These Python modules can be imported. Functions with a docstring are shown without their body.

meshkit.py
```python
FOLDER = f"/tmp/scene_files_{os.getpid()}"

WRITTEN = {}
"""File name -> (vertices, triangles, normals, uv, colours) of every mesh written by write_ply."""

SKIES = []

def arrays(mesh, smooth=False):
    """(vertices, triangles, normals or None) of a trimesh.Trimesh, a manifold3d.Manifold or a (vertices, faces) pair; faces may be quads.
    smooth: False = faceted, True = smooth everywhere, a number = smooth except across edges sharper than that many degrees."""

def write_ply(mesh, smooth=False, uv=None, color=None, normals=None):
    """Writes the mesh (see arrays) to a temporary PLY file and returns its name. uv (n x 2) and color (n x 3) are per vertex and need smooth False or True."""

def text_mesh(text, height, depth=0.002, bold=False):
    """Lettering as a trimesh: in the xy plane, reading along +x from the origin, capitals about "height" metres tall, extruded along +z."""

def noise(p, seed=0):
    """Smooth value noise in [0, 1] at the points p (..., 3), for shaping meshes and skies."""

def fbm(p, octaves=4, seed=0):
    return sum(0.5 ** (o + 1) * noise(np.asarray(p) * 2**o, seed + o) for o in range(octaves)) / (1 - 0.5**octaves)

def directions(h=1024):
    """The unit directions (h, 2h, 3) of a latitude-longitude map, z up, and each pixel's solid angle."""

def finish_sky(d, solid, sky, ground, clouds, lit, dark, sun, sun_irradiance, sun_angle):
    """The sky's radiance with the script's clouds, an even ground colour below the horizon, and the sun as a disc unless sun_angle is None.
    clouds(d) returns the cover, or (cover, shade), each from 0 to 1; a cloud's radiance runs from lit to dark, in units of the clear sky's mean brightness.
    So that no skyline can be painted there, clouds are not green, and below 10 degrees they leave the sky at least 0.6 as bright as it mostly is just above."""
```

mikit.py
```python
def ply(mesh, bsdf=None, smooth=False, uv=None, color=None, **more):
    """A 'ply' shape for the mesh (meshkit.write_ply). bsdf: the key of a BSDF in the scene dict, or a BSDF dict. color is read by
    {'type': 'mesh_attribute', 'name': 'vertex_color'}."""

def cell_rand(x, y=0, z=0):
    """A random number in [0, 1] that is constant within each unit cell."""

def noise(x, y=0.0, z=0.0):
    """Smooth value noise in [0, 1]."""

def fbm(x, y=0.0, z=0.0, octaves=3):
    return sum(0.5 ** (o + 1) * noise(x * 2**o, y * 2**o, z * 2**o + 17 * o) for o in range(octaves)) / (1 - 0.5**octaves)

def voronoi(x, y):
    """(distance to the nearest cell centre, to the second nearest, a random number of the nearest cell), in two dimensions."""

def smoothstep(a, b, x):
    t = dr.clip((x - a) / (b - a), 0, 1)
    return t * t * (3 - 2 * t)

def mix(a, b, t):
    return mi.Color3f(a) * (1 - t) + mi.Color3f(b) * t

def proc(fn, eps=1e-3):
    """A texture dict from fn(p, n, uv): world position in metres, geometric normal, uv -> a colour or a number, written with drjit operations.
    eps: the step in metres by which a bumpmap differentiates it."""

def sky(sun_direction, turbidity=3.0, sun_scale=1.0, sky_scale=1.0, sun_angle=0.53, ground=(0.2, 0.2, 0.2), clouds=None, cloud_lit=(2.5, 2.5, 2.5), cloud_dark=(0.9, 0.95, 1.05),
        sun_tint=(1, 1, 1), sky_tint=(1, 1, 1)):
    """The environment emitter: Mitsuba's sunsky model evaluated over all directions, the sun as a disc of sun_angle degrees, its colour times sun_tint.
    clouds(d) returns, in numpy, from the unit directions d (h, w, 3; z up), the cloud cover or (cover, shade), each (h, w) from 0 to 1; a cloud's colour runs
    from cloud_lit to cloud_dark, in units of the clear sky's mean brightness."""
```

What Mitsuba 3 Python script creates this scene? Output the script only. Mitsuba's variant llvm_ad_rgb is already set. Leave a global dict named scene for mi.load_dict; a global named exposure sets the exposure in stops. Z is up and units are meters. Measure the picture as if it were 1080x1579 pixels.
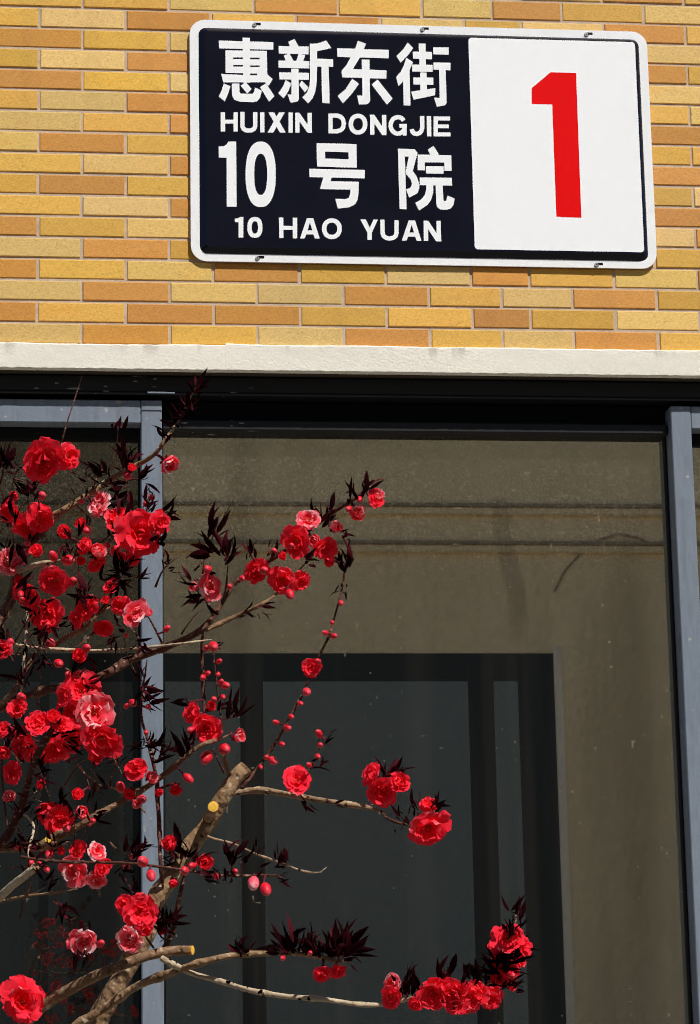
import math, random
import numpy as np, trimesh, mitsuba as mi, drjit as dr
import mikit, meshkit
from mikit import ply, proc, noise, fbm, smoothstep, mix, cell_rand
from shapely.geometry import Polygon, Point, box as sbox
from shapely.ops import unary_union
from scipy.interpolate import PchipInterpolator

T = mi.ScalarTransform4f
scene, labels = {}, {}

# ---------------------------------------------------------------- camera, sky, exposure
CAM = np.array([0.03349, -5.72180, 1.59814])
FWD = np.array([0.113993, 0.969918, 0.215094])
UP = np.array([-0.006149, -0.215812, 0.976416])
scene['camera'] = dict(type='perspective', fov=15.2917, fov_axis='x', near_clip=0.05, far_clip=900.0,
                       to_world=T().look_at(origin=CAM.tolist(), target=(CAM + FWD).tolist(), up=UP.tolist()))
SUN = (0.60, -1.0, 1.50)
scene['sky'] = mikit.sky(SUN, turbidity=3, sun_scale=1.0, sky_scale=0.56, sun_tint=(.855, 1.0, 1.235))
exposure = 1.95

# ---------------------------------------------------------------- materials
def C3(r, g, b): return mi.Color3f(r, g, b)
def rgb(*c): return {'type': 'rgb', 'value': list(c)}
def mat(key, **k): scene[key] = {'type': 'twosided', 'bsdf': dict(type='principled', **k)}
def bumped(key, fn, scale, **k):
    scene[key] = {'type': 'twosided', 'bsdf': {'type': 'bumpmap', 'arbitrary': proc(fn), 'scale': scale, 'bsdf': dict(type='principled', **k)}}

def tile_colour(p, n, uv):
    """uv.x picks the firing of the tile (0 gold, 1 pale, 2 orange), uv.y is the tile's own random number."""
    t, r = uv.x, uv.y
    c = mix((.67, .385, .072), (.70, .475, .170), smoothstep(.4, .6, t))
    c = mix(c, (.58, .265, .056), smoothstep(1.4, 1.6, t))
    c = c * (0.84 + 0.28 * r) * mi.Color3f(1.0, 1.0 - .07 * cell_rand(r * 97.0), 1.0 - .30 * cell_rand(r * 53.0, 3.0))
    c = mix(c, c * mi.Color3f(1.0, .93, .8), smoothstep(.55, .9, fbm(p.x * 9 + r * 50, p.z * 30, r * 9)))
    grain = noise(p.x * 330, p.y * 330, p.z * 330)
    fine = noise(p.x * 720 + 7, p.y * 720, p.z * 720)
    c = c * (0.76 + 0.30 * grain + 0.18 * fine)
    streak = fbm(p.x * 16 + 3, p.z * 1.5, 2.0)
    c = c * (1.0 - 0.08 * smoothstep(.55, .85, streak))
    speck = smoothstep(.86, .93, noise(p.x * 330 + 11, p.z * 330, 5.0))
    return mix(c, (.27, .13, .04), speck * .4)
def tile_bump(p, n, uv):
    return noise(p.x * 450, p.y * 450, p.z * 450) * .6 + noise(p.x * 60, p.z * 90) * .6
scene['m_tile'] = {'type': 'twosided', 'bsdf': {'type': 'bumpmap', 'arbitrary': proc(tile_bump), 'scale': .0003,
                   'bsdf': dict(type='principled', base_color=proc(tile_colour), roughness=.55, specular=.35)}}
def mortar_colour(p, n, uv):
    return mix((.60, .47, .36), (.44, .34, .25), fbm(p.x * 60, p.z * 60)) * (.85 + .3 * noise(p.x * 700, p.z * 700))
mat('m_mortar', base_color=proc(mortar_colour), roughness=.9, specular=.1)
def plaster_colour(p, n, uv):
    c = mix((.85, .80, .71), (.77, .72, .63), fbm(p.x * 7, p.y * 7, p.z * 25))
    c = c * (.88 + .18 * noise(p.x * 300, p.y * 300, p.z * 300))
    drip = smoothstep(.62, .8, fbm(p.x * 30, p.z * 3, 4.0)) * smoothstep(3.215, 3.25, p.z)
    return mix(c, (.40, .36, .31), .55 * drip)
def plaster_bump(p, n, uv): return fbm(p.x * 240, p.y * 240, p.z * 240) + .25 * noise(p.x * 40, p.z * 40)
scene['m_plaster'] = {'type': 'twosided', 'bsdf': {'type': 'bumpmap', 'arbitrary': proc(plaster_bump), 'scale': .0015,
                      'bsdf': dict(type='principled', base_color=proc(plaster_colour), roughness=.9, specular=.15)}}
def frame_colour(p, n, uv):
    c = mix((.155, .185, .235), (.195, .225, .275), fbm(p.x * 20, p.z * 4, 1.0))
    c = c * (.92 + .14 * noise(p.x * 250, p.z * 40))
    chip = smoothstep(.74, .80, fbm(p.x * 70, p.y * 70, p.z * 55))
    dirt = smoothstep(.5, .85, fbm(p.x * 60 + 9, p.y * 60, p.z * 6))
    return mix(mix(c, (.40, .38, .34), .7 * chip), (.10, .095, .085), .35 * dirt)
mat('m_frame', base_color=proc(frame_colour), roughness=.42, specular=.4)
def rail_colour(p, n, uv):
    c = mix((.009, .0095, .011), (.015, .016, .019), fbm(p.x * 12, p.y * 40, p.z * 60))
    chip = smoothstep(.80, .83, noise(p.x * 45, p.y * 60, p.z * 160))
    return mix(c, (.30, .30, .29), .8 * chip * smoothstep(.5, .7, noise(p.x * 3, 7.0)))
mat('m_rail', base_color=proc(rail_colour), roughness=.5, specular=.3)  # near-black: the shade under the lintel is put into the colour
mat('m_rubber', base_color=rgb(.008, .008, .009), roughness=.7, specular=.2)
mat('m_dark_room', base_color=rgb(.010, .011, .012), roughness=.9, specular=.05)  # darkness of the unlit room and the recess is put into this colour
mat('m_wood_soffit', base_color=rgb(.05, .035, .025), roughness=.9)
mat('m_silver', base_color=rgb(.55, .55, .56), roughness=.35, metallic=.8)

# window panes: coated glass with a coat of dust and rain runs
def dust(p, n, uv):
    up = smoothstep(2.62, 3.02, p.z)
    clumps = fbm(p.x * 3.0, p.z * 3.0, 3.0)
    grains = 1.2 * smoothstep(.55, .9, noise(p.x * 430, p.z * 430, 1.0)) + .9 * smoothstep(.60, .92, noise(p.x * 190, p.z * 190, 9.0))
    runs = smoothstep(.45, .8, fbm(p.x * 26, p.z * .9, 6.0)) * (.5 + noise(p.x * 90, p.z * 2.0, 2.0))
    spots = smoothstep(.955, .985, noise(p.x * 70, p.z * 70, 21.0)) * smoothstep(.45, .6, noise(p.x * 5, p.z * 5, 33.0))
    w = .0035 + .050 * up * (.4 + clumps) * (.15 + 1.3 * grains) + .008 * runs + .16 * spots
    return dr.clip(w, 0, .5)
for gname, ior in (('m_glass', 5.2), ('m_plain_glass', 2.0)):
    scene[gname] = {'type': 'blendbsdf', 'weight': proc(dust),
                    'a': {'type': 'thindielectric', 'int_ior': ior, 'specular_reflectance': rgb(1.0, .89, .69), 'specular_transmittance': rgb(.8, .85, .85)},
                    'b': {'type': 'twosided', 'bsdf': {'type': 'diffuse', 'reflectance': rgb(.62, .53, .40)}}}

# the sign
def enamel_white(p, n, uv):
    return mix((.87, .87, .885), (.82, .82, .825), fbm(p.x * 5, p.z * 8)) * (.985 + .03 * noise(p.x * 40, p.z * 40))
mat('m_enamel_white', base_color=proc(enamel_white), roughness=.28, specular=.4)
mat('m_print_white', base_color=rgb(.87, .87, .885), roughness=.35, specular=.35)
def enamel_navy(p, n, uv): return mix((.002, .003, .010), (.005, .006, .015), fbm(p.x * 9, p.z * 9))
mat('m_enamel_navy', base_color=proc(enamel_navy), roughness=.16, specular=.3)
mat('m_print_red', base_color=rgb(.76, .001, .002), roughness=.5, specular=.06)
mat('m_hole', base_color=rgb(.006, .006, .006), roughness=.9, specular=.05)

# the peach tree
def petal_colour(p, n, uv):
    """uv.x runs from the claw of the petal to its margin, uv.y is the petal's own random number."""
    u, r = uv.x, uv.y
    vein = noise(p.x * 900, p.y * 900, p.z * 900)
    c = mix((.92, .010, .030), (.97, .048, .085), smoothstep(.25, 1.0, u) * (.5 + .5 * vein))
    c = mix(c, (.93, .22, .28), smoothstep(.50, .98, r) * smoothstep(.25, 1.0, u) * .7)
    c = mix(c, (.90, .42, .46), smoothstep(.86, 1.0, u) * smoothstep(.55, 1.0, r + .25 * vein) * .75)
    return mix(c, (.95, .68, .70), smoothstep(.5, .95, u) * smoothstep(.86, 1.0, r) * .85)
scene['m_petal'] = dict(type='principledthin', base_color=proc(petal_colour), roughness=.6, diff_trans=.55, eta=1.3, sheen=.15)
def bud_colour(p, n, uv):
    u, r = uv.x, uv.y
    c = mix((.62, .006, .022), (.82, .10, .15), smoothstep(.45, 1.0, r) * .8)
    c = mix(c, (.84, .16, .22), smoothstep(.55, .95, u) * .55)
    return mix(c, (.92, .66, .67), smoothstep(.45, .95, u) * smoothstep(.7, .9, r) * .9)
mat('m_bud', base_color=proc(bud_colour), roughness=.5, specular=.3, sheen=.2)
mat('m_calyx', base_color=rgb(.085, .008, .014), roughness=.6, specular=.3)
mat('m_stamen', base_color=rgb(.75, .42, .18), roughness=.6)
def bark_colour(p, n, uv):
    """uv.x is the age of the wood (0 old and grey-brown, 1 young and red-brown)."""
    a = uv.x
    old = mix((.33, .205, .108), (.135, .074, .038), fbm(p.x * 90, p.y * 90, p.z * 45))
    old = mix(old, (.52, .42, .29), smoothstep(.62, .8, fbm(p.x * 150, p.y * 150, p.z * 150 + 4)))
    young = mix((.050, .014, .012), (.105, .036, .022), fbm(p.x * 70, p.y * 70, p.z * 70))
    c = mix(old, young, smoothstep(.05, .8, a))
    c = mix(c, mix((.56, .46, .33), (.36, .26, .16), fbm(p.x * 120, p.y * 120, p.z * 120)), smoothstep(0.0, -.5, a))
    lent = smoothstep(.72, .80, noise(p.x * 260, p.y * 260, p.z * 520))
    c = mix(c, (.40, .29, .19), .5 * lent)
    crack = smoothstep(.66, .74, fbm(p.x * 230, p.y * 230, p.z * 110 + 9))
    return mix(c, (.045, .024, .014), .9 * crack * (1 - a))
def bark_bump(p, n, uv): return fbm(p.x * 260, p.y * 260, p.z * 150)
scene['m_bark'] = {'type': 'twosided', 'bsdf': {'type': 'bumpmap', 'arbitrary': proc(bark_bump), 'scale': .0034,
                   'bsdf': dict(type='principled', base_color=proc(bark_colour), roughness=.75, specular=.25)}}
def cut_colour(p, n, uv):
    rings = .5 + .5 * dr.sin(uv.x * 60)
    return mix(mix((.68, .36, .03), (.76, .46, .055), rings), (.30, .13, .03), smoothstep(.82, 1.0, uv.x))
mat('m_cut', base_color=proc(cut_colour), roughness=.8)
def leaf_colour(p, n, uv):
    c = mix((.007, .002, .0026), (.026, .0032, .0055), uv.y)
    c = mix(c, (.120, .018, .026), smoothstep(.88, 1.0, uv.y) * .6)
    return mix(c, (.15, .030, .040), smoothstep(.75, 1.0, uv.x) * .6 * uv.y)  # pinker margins: light catching the leaf edges, put into the colour
scene['m_leaf'] = dict(type='principledthin', base_color=proc(leaf_colour), roughness=.36, diff_trans=.4, eta=1.45)

# what stands behind the viewer
def render_colour(p, n, uv):
    c = mix((.84, .715, .48), (.77, .65, .43), fbm(p.x * 1.5, p.z * 1.5))
    edge = 3.21 + .11 * smoothstep(5.7, 4.6, p.z) + .03 * noise(p.z * 3.0, 8.0)
    run = smoothstep(.085, .05, dr.abs(p.x - edge)) * smoothstep(4.5, 4.9, p.z) * smoothstep(5.70, 5.66, p.z)
    c = c * (1 - .26 * run)
    c = c * (.88 + .2 * noise(p.x * 55, p.z * 55)) * (1 - .25 * smoothstep(.5, .8, fbm(p.x * 2.2, p.z * .25, 3.0)))
    return c
mat('m_render', base_color=proc(render_colour), roughness=.95, specular=.1)
mat('m_dark_metal', base_color=rgb(.022, .031, .040), roughness=.6, specular=.2)
mat('m_far_glass', base_color=rgb(.150, .205, .225), roughness=.3, specular=.3)  # teal puts the sky mirrored in the far panes into their colour
mat('m_shade_and_cable', base_color=rgb(.27, .225, .165), roughness=.9)  # brown of the painted groove shade and of the cable
def paving(p, n, uv): return mix((.23, .21, .18), (.185, .17, .145), fbm(p.x * 2, p.y * 2)) * (.9 + .2 * noise(p.x * 80, p.y * 80))
mat('m_paving', base_color=proc(paving), roughness=.9, specular=.1)

# ---------------------------------------------------------------- helpers
used = {}
def numbered(name):
    n = used.get(name, 0); used[name] = n + 1
    return name if n == 0 else f'{name}_{n:03d}'
def add(key, shape): key = numbered(key); scene[key] = shape; return key
def tag(key, label=None, category=None, **k):
    labels[key] = {**({'label': label} if label else {}), **({'category': category} if category else {}), **k}
def bevel_box(x0, x1, y0, y1, z0, z1, b=.003):
    """A box with chamfered edges."""
    import manifold3d as m3
    pts = []
    for x in (x0, x1):
        for y in (y0, y1):
            for z in (z0, z1):
                sx, sy, sz = (1 if x == x0 else -1), (1 if y == y0 else -1), (1 if z == z0 else -1)
                pts += [(x + sx * b, y + sy * b, z), (x + sx * b, y, z + sz * b), (x, y + sy * b, z + sz * b)]
    return trimesh.Trimesh(np.array(pts), trimesh.convex.convex_hull(np.array(pts)).faces, process=False) if False else trimesh.convex.convex_hull(np.array(pts))
def plain_box(x0, x1, y0, y1, z0, z1):
    m = trimesh.creation.box((x1 - x0, y1 - y0, z1 - z0)); m.apply_translation(((x0 + x1) / 2, (y0 + y1) / 2, (z0 + z1) / 2)); return m
def extrude_xz(poly, y_back, y_front):
    """Extrudes a polygon of the x-z plane from y_back towards the viewer to y_front (a smaller y)."""
    ms = [trimesh.creation.extrude_polygon(g, y_back - y_front, engine='earcut') for g in getattr(poly, 'geoms', [poly]) if g.area > 1e-9]
    m = trimesh.util.concatenate(ms)
    v = m.vertices
    m2 = trimesh.Trimesh(np.c_[v[:, 0], y_back - v[:, 2], v[:, 1]], m.faces, process=False)
    return m2
def rounded(x0, x1, z0, z1, r): return sbox(x0 + r, z0 + r, x1 - r, z1 - r).buffer(r, quad_segs=10)
def tube(points, radii, sides=9, closed_ends=True, rough=0.0, seed=0):
    """A swept tube along a polyline; returns (mesh, fraction along its length per vertex)."""
    P, R = np.asarray(points, float), np.asarray(radii, float)
    t = np.gradient(P, axis=0); t /= np.linalg.norm(t, axis=1, keepdims=True) + 1e-12
    a = np.cross(t[0], [.3, .9, .2]); a /= np.linalg.norm(a)
    rings, rs = [], np.random.RandomState(seed)
    for i in range(len(P)):
        a = a - t[i] * (a @ t[i]); a /= np.linalg.norm(a); b = np.cross(t[i], a)
        th = np.arange(sides) * 2 * np.pi / sides
        rr = R[i] * (1 + rough * rs.uniform(-1, 1, sides))
        rings.append(P[i] + (np.cos(th) * rr)[:, None] * a + (np.sin(th) * rr)[:, None] * b)
    v = np.vstack(rings); f = []
    for i in range(len(P) - 1):
        for k in range(sides):
            q = [i * sides + k, i * sides + (k + 1) % sides, (i + 1) * sides + (k + 1) % sides, (i + 1) * sides + k]
            f += [(q[0], q[1], q[2]), (q[0], q[2], q[3])]
    if closed_ends:
        n = len(v); v = np.vstack([v, P[0], P[-1]])
        for k in range(sides):
            f.append((n, (k + 1) % sides, k)); o = (len(P) - 1) * sides
            f.append((n + 1, o + k, o + (k + 1) % sides))
    return trimesh.Trimesh(v, np.array(f), process=False)
def frame_of(z, roll=0.0):
    z = np.asarray(z, float); z = z / np.linalg.norm(z)
    x = np.cross([.12, .21, .97], z); x /= np.linalg.norm(x); y = np.cross(z, x)
    c, s = math.cos(roll), math.sin(roll)
    return np.stack([c * x + s * y, -s * x + c * y, z], 1)
def placed(R, p, s):
    m = np.eye(4); m[:3, :3] = R * np.asarray(s); m[:3, 3] = p
    return T(m.tolist())
def with_to_world(shape, tw): return {**shape, 'to_world': tw}

# ---------------------------------------------------------------- the ground
g = trimesh.Trimesh(np.array([[-400, -400, 0], [400, -400, 0], [400, 400, 0], [-400, 400, 0.]]), [[0, 1, 2], [0, 2, 3]], process=False)
scene['ground'] = ply(g, 'm_paving')
tag('ground', 'pale grey concrete paving of the yard in front of the tiled building', 'ground', kind='structure')

# ---------------------------------------------------------------- the tiled building
ROW0, PITCH, JOINT = 3.252, .051, .0065
B = 'tiled_building'
tag(B, 'yellow and orange tiled building with a pale lintel over dark windows', 'building')
add(B + '__wall', ply(plain_box(-3.2, 4.8, .0028, .30, 3.20, 6.6), 'm_mortar'))
labels[B + '__wall'] = {'label': 'pinkish mortar bed behind the facing tiles'}
add(B + '__lower_wall', ply(plain_box(-3.2, 4.8, .0045, .30, 0, .90), 'm_mortar'))
add(B + '__side_wall', ply(plain_box(-3.2, -2.2, .0045, .30, .90, 3.20), 'm_mortar'))
add(B + '__side_wall', ply(plain_box(3.9, 4.8, .0045, .30, .90, 3.20), 'm_mortar'))
add(B + '__roof', ply(plain_box(-3.3, 4.9, -.10, 6.0, 6.6, 6.75), 'm_plaster'))
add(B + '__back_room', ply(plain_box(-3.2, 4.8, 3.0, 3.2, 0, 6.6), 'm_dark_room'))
for xx in (-3.2, 4.7): add(B + '__end_wall', ply(plain_box(xx, xx + .1, .30, 3.0, 0, 6.6), 'm_mortar'))

EVEN = [-.9, -.7, -.5, -.3, -.1, .1, .3, .5, .7, .9, 1.069, 1.237] + [1.437 + .2 * i for i in range(6)]
ODD = [-.8, -.6, -.4, -.2, 0, .2, .4, .6, .8, 1.0, 1.137] + [1.337 + .2 * i for i in range(6)]
TONES = {0: 'POYPOYPOY', 1: 'OYOOYYOYPO', 2: 'POPPOYPOY', 3: 'OYPOYPOYPO', 4: 'POYPYOPYYO', 5: 'OYPYOPYOPO', 6: 'YPOYPOYPO', 7: 'YOYPYOPYYP', 8: 'YPOPYOYPO',
         9: 'POYOPYOYYY', 10: 'PYOYPYOPO', 11: 'YPOYPYOOYP', 12: 'OYPYOPYYP', 13: 'YPOYPOYPOY', 14: 'OYPYOYPOP', 15: 'YPOYOPYPOY', 16: 'YYPOYPOYP', 17: 'OYPYOPYPOY', 18: 'YPOYPOYPO'}
rt = random.Random(11)
def tile_parts(x0, x1, zc, tone, rng):
    """One facing tile: chamfered front, plain sides, a hair out of line like the real ones."""
    h, w, b = (PITCH - JOINT) / 2, (x1 - x0 - JOINT) / 2, .0016
    w += rng.uniform(-.0006, .0006); cx = (x0 + x1) / 2 + rng.uniform(-.0007, .0007); cz = zc + rng.uniform(-.0005, .0005)
    yf = rng.uniform(-.0009, .0006); tilt = rng.uniform(-.004, .004); tz = rng.uniform(-.012, .012)
    v = []
    for d, y in ((b, yf), (0, yf + b), (0, .006)):
        for sx, sz in ((-1, -1), (1, -1), (1, 1), (-1, 1)):
            v.append((cx + sx * (w - d), y + (tilt * sx * w + tz * sz * h if y < .005 else 0), cz + sz * (h - d)))
    f = [(0, 1, 2), (0, 2, 3)]
    for r in (0, 4):
        for k in range(4):
            a, c = r + k, r + (k + 1) % 4
            f += [(a, a + 4, c + 4), (a, c + 4, c)]
    v = np.array(v); uv = np.tile([[{'Y': 0., 'P': 1., 'O': 2.}[tone], rng.random()]], (12, 1))
    return trimesh.Trimesh(v, f, process=False), uv
rest_v, rest_f, rest_uv, n_rest = [], [], [], 0
count = 0
for k in range(-1, 64):
    cols = EVEN if k % 2 == 0 else ODD
    if k == -1: continue
    full = [cols[0] - .2 * i for i in range(11, 0, -1)] + cols + [cols[-1] + .2 * i for i in range(1, 11)]
    for x0, x1 in zip(full[:-1], full[1:]):
        if x0 < -3.1 or x1 > 4.75: continue
        base = 4 if k % 2 == 0 else 3
        i = cols.index(x0) - base if x0 in cols else 99
        s = TONES.get(k, '')
        tone = s[i] if 0 <= i < len(s) else rt.choice('YYYPPOO')
        zc = ROW0 + (k + .5) * PITCH
        m, uv = tile_parts(x0, x1, zc, tone, rt)
        near = k <= 17 and x1 > -.35 and x0 < 1.9
        hidden = 4 <= k <= 14 and x0 > .36 and x1 < 1.42
        if near and not hidden:
            add(B + '__wall__tile', ply(m, 'm_tile', uv=uv)); count += 1
        else:
            rest_v.append(m.vertices); rest_f.append(m.faces + n_rest); rest_uv.append(uv); n_rest += 12
add(B + '__wall__more_tiles', ply((np.vstack(rest_v), np.vstack(rest_f)), 'm_tile', uv=np.vstack(rest_uv)))
labels[B + '__wall__more_tiles'] = {'kind': 'stuff'}

# the rendered lintel band: cast in lengths, its face slightly proud, its lower arris a little broken
for i, (x0, x1) in enumerate([(-3.2, -1.15), (-1.148, -.0865), (-.0858, .4268), (.42695, 1.95), (1.952, 4.8)]):
    rs = np.random.RandomState(40 + i)
    nx = max(8, int((x1 - x0) / .006)); xs = np.linspace(x0, x1, nx)
    top = 3.2512 + (.0030 if i == 3 else 0) + .0016 * (meshkit.noise(np.c_[xs * 60, xs * 0, xs * 0]) - .5) + .002 * (meshkit.noise(np.c_[xs * 9, xs * 0 + 4, xs * 0]) - .5)
    if i == 3: top[(xs < .47)] += .0008
    bot = 3.191 + .0012 * (meshkit.noise(np.c_[xs * 70, xs * 0 + 9, xs * 0]) - .5) + .0005 * rs.uniform(-1, 1, nx)
    yf = -.015
    prof = [(.0, 0), (yf + .0025, 0), (yf, -.0025)]
    rows = [np.c_[xs, xs * 0 + .0035, top], np.c_[xs, xs * 0 + yf + .003, top], np.c_[xs, xs * 0 + yf, top - .003]]
    rows += [np.c_[xs, xs * 0 + yf, 3.222 + xs * 0], np.c_[xs, xs * 0 + yf, bot + .0022], np.c_[xs, xs * 0 + yf + .002, bot], np.c_[xs, xs * 0 + .0045, bot * 0 + 3.1915]]
    v = np.vstack(rows); f = []
    for r in range(len(rows) - 1):
        for c in range(nx - 1):
            a = r * nx + c; f += [(a, a + nx, a + nx + 1), (a, a + nx + 1, a + 1)]
    for c0 in (0, nx - 1): 
        ids = [r * nx + c0 for r in range(len(rows))]
        for r in range(1, len(rows) - 1): f.append((ids[0], ids[r], ids[r + 1]))
    add(B + '__lintel', ply(trimesh.Trimesh(v, f, process=False), 'm_plaster', smooth=35))
add(B + '__soffit', ply(plain_box(-3.2, 4.8, .0047, .30, 3.1905, 3.1995), 'm_wood_soffit'))

# window frames: two posts in view, one more to each side; rails, panes, gaskets
W = B + '__window_frame'
XP = [-.994, .236, 1.4665, 2.70]
PW = .0475
add(W + '__header_rail', ply(bevel_box(-2.2, 3.9, .028, .16, 3.1475, 3.190, .004), 'm_rail'))
add(W + '__header_lip', ply(bevel_box(-2.2, 3.9, .022, .0295, 3.143, 3.149, .0022), 'm_rail'))
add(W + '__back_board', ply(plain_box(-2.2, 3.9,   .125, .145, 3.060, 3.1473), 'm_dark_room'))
for x in XP:
    add(W + '__post', ply(bevel_box(x, x + PW, .035, .155, .95, 3.133, .002), 'm_frame'))
for i, (x0, x1) in enumerate(zip(XP[:-1], XP[1:])):
    a, b = x0 + PW + .0008, x1 - .0008
    if i != 1:
        add(W + '__top_rail', ply(bevel_box(a, b, .0365, .085, 3.079, 3.133, .002), 'm_frame'))
        add(W + '__gasket', ply(plain_box(a, b, .086, .115, 3.052, 3.124), 'm_rubber'))
    else:
        add(W + '__sash_rail', ply(bevel_box(a, b, .062, .115, 3.070, 3.0965, .004), 'm_rail'))
        add(W + '__back_rail', ply(plain_box(a, b, .090, .117, 3.0970, 3.1435), 'm_dark_room'))
    pane = trimesh.Trimesh(np.array([[a, .10, 1.0], [b, .10, 1.0], [b, .10, 3.09], [a, .10, 3.09]]), [[0, 1, 2], [0, 2, 3]], process=False)
    key = add(B + '__window_pane', ply(pane, 'm_plain_glass' if i == 0 else 'm_glass'))
    labels[key] = {'label': ['dusty left pane behind the blossom', 'wide dusty middle pane reflecting a wall and dark window', 'narrow dusty pane at the right edge'][i]}
    for xx in (a, b - .004):
        add(W + '__side_seal', ply(plain_box(xx, xx + .004, .088, .106, 1.0, 3.09), 'm_rubber'))
    add(W + '__bottom_rail', ply(bevel_box(a, b, .036, .154, .95, 1.0, .002), 'm_frame'))
add(B + '__dark_backing', ply(plain_box(-2.2, 3.9, .30, .31, .9, 3.15), 'm_dark_room'))  # dark sheet added so that the room behind reads as unlit
labels[B + '__dark_backing'] = {'label': 'dark backing sheet added behind the panes in place of an unlit room'}
add(B + '__sill', ply(bevel_box(-2.3, 4.0, -.06, .25, .90, .95, .006), 'm_plaster'))
# a pale strip added as a painted glint on the header lip
tp = bevel_box(.250, .312, .0100, .0110, 3.1425, 3.1460, .0004); 
add(W + '__glint_strip', ply(tp, 'm_frame')); labels[W + '__glint_strip'] = {'label': 'pale strip added as a glint on the dark header'}

# ---------------------------------------------------------------- the address sign
S = 'address_sign'
tag(S, 'navy and white enamel address sign with a red numeral, screwed to the tiles', 'sign')
X0, X1, Z0, Z1 = .349, 1.4395, 3.452, 4.0435
plate = rounded(X0, X1, Z0, Z1, .037)
add(S + '__plate', ply(extrude_xz(plate, -.0072, -.0102), 'm_enamel_white'))
labels[S + '__plate'] = {'label': 'white rim of the sign with rounded corners'}
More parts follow.
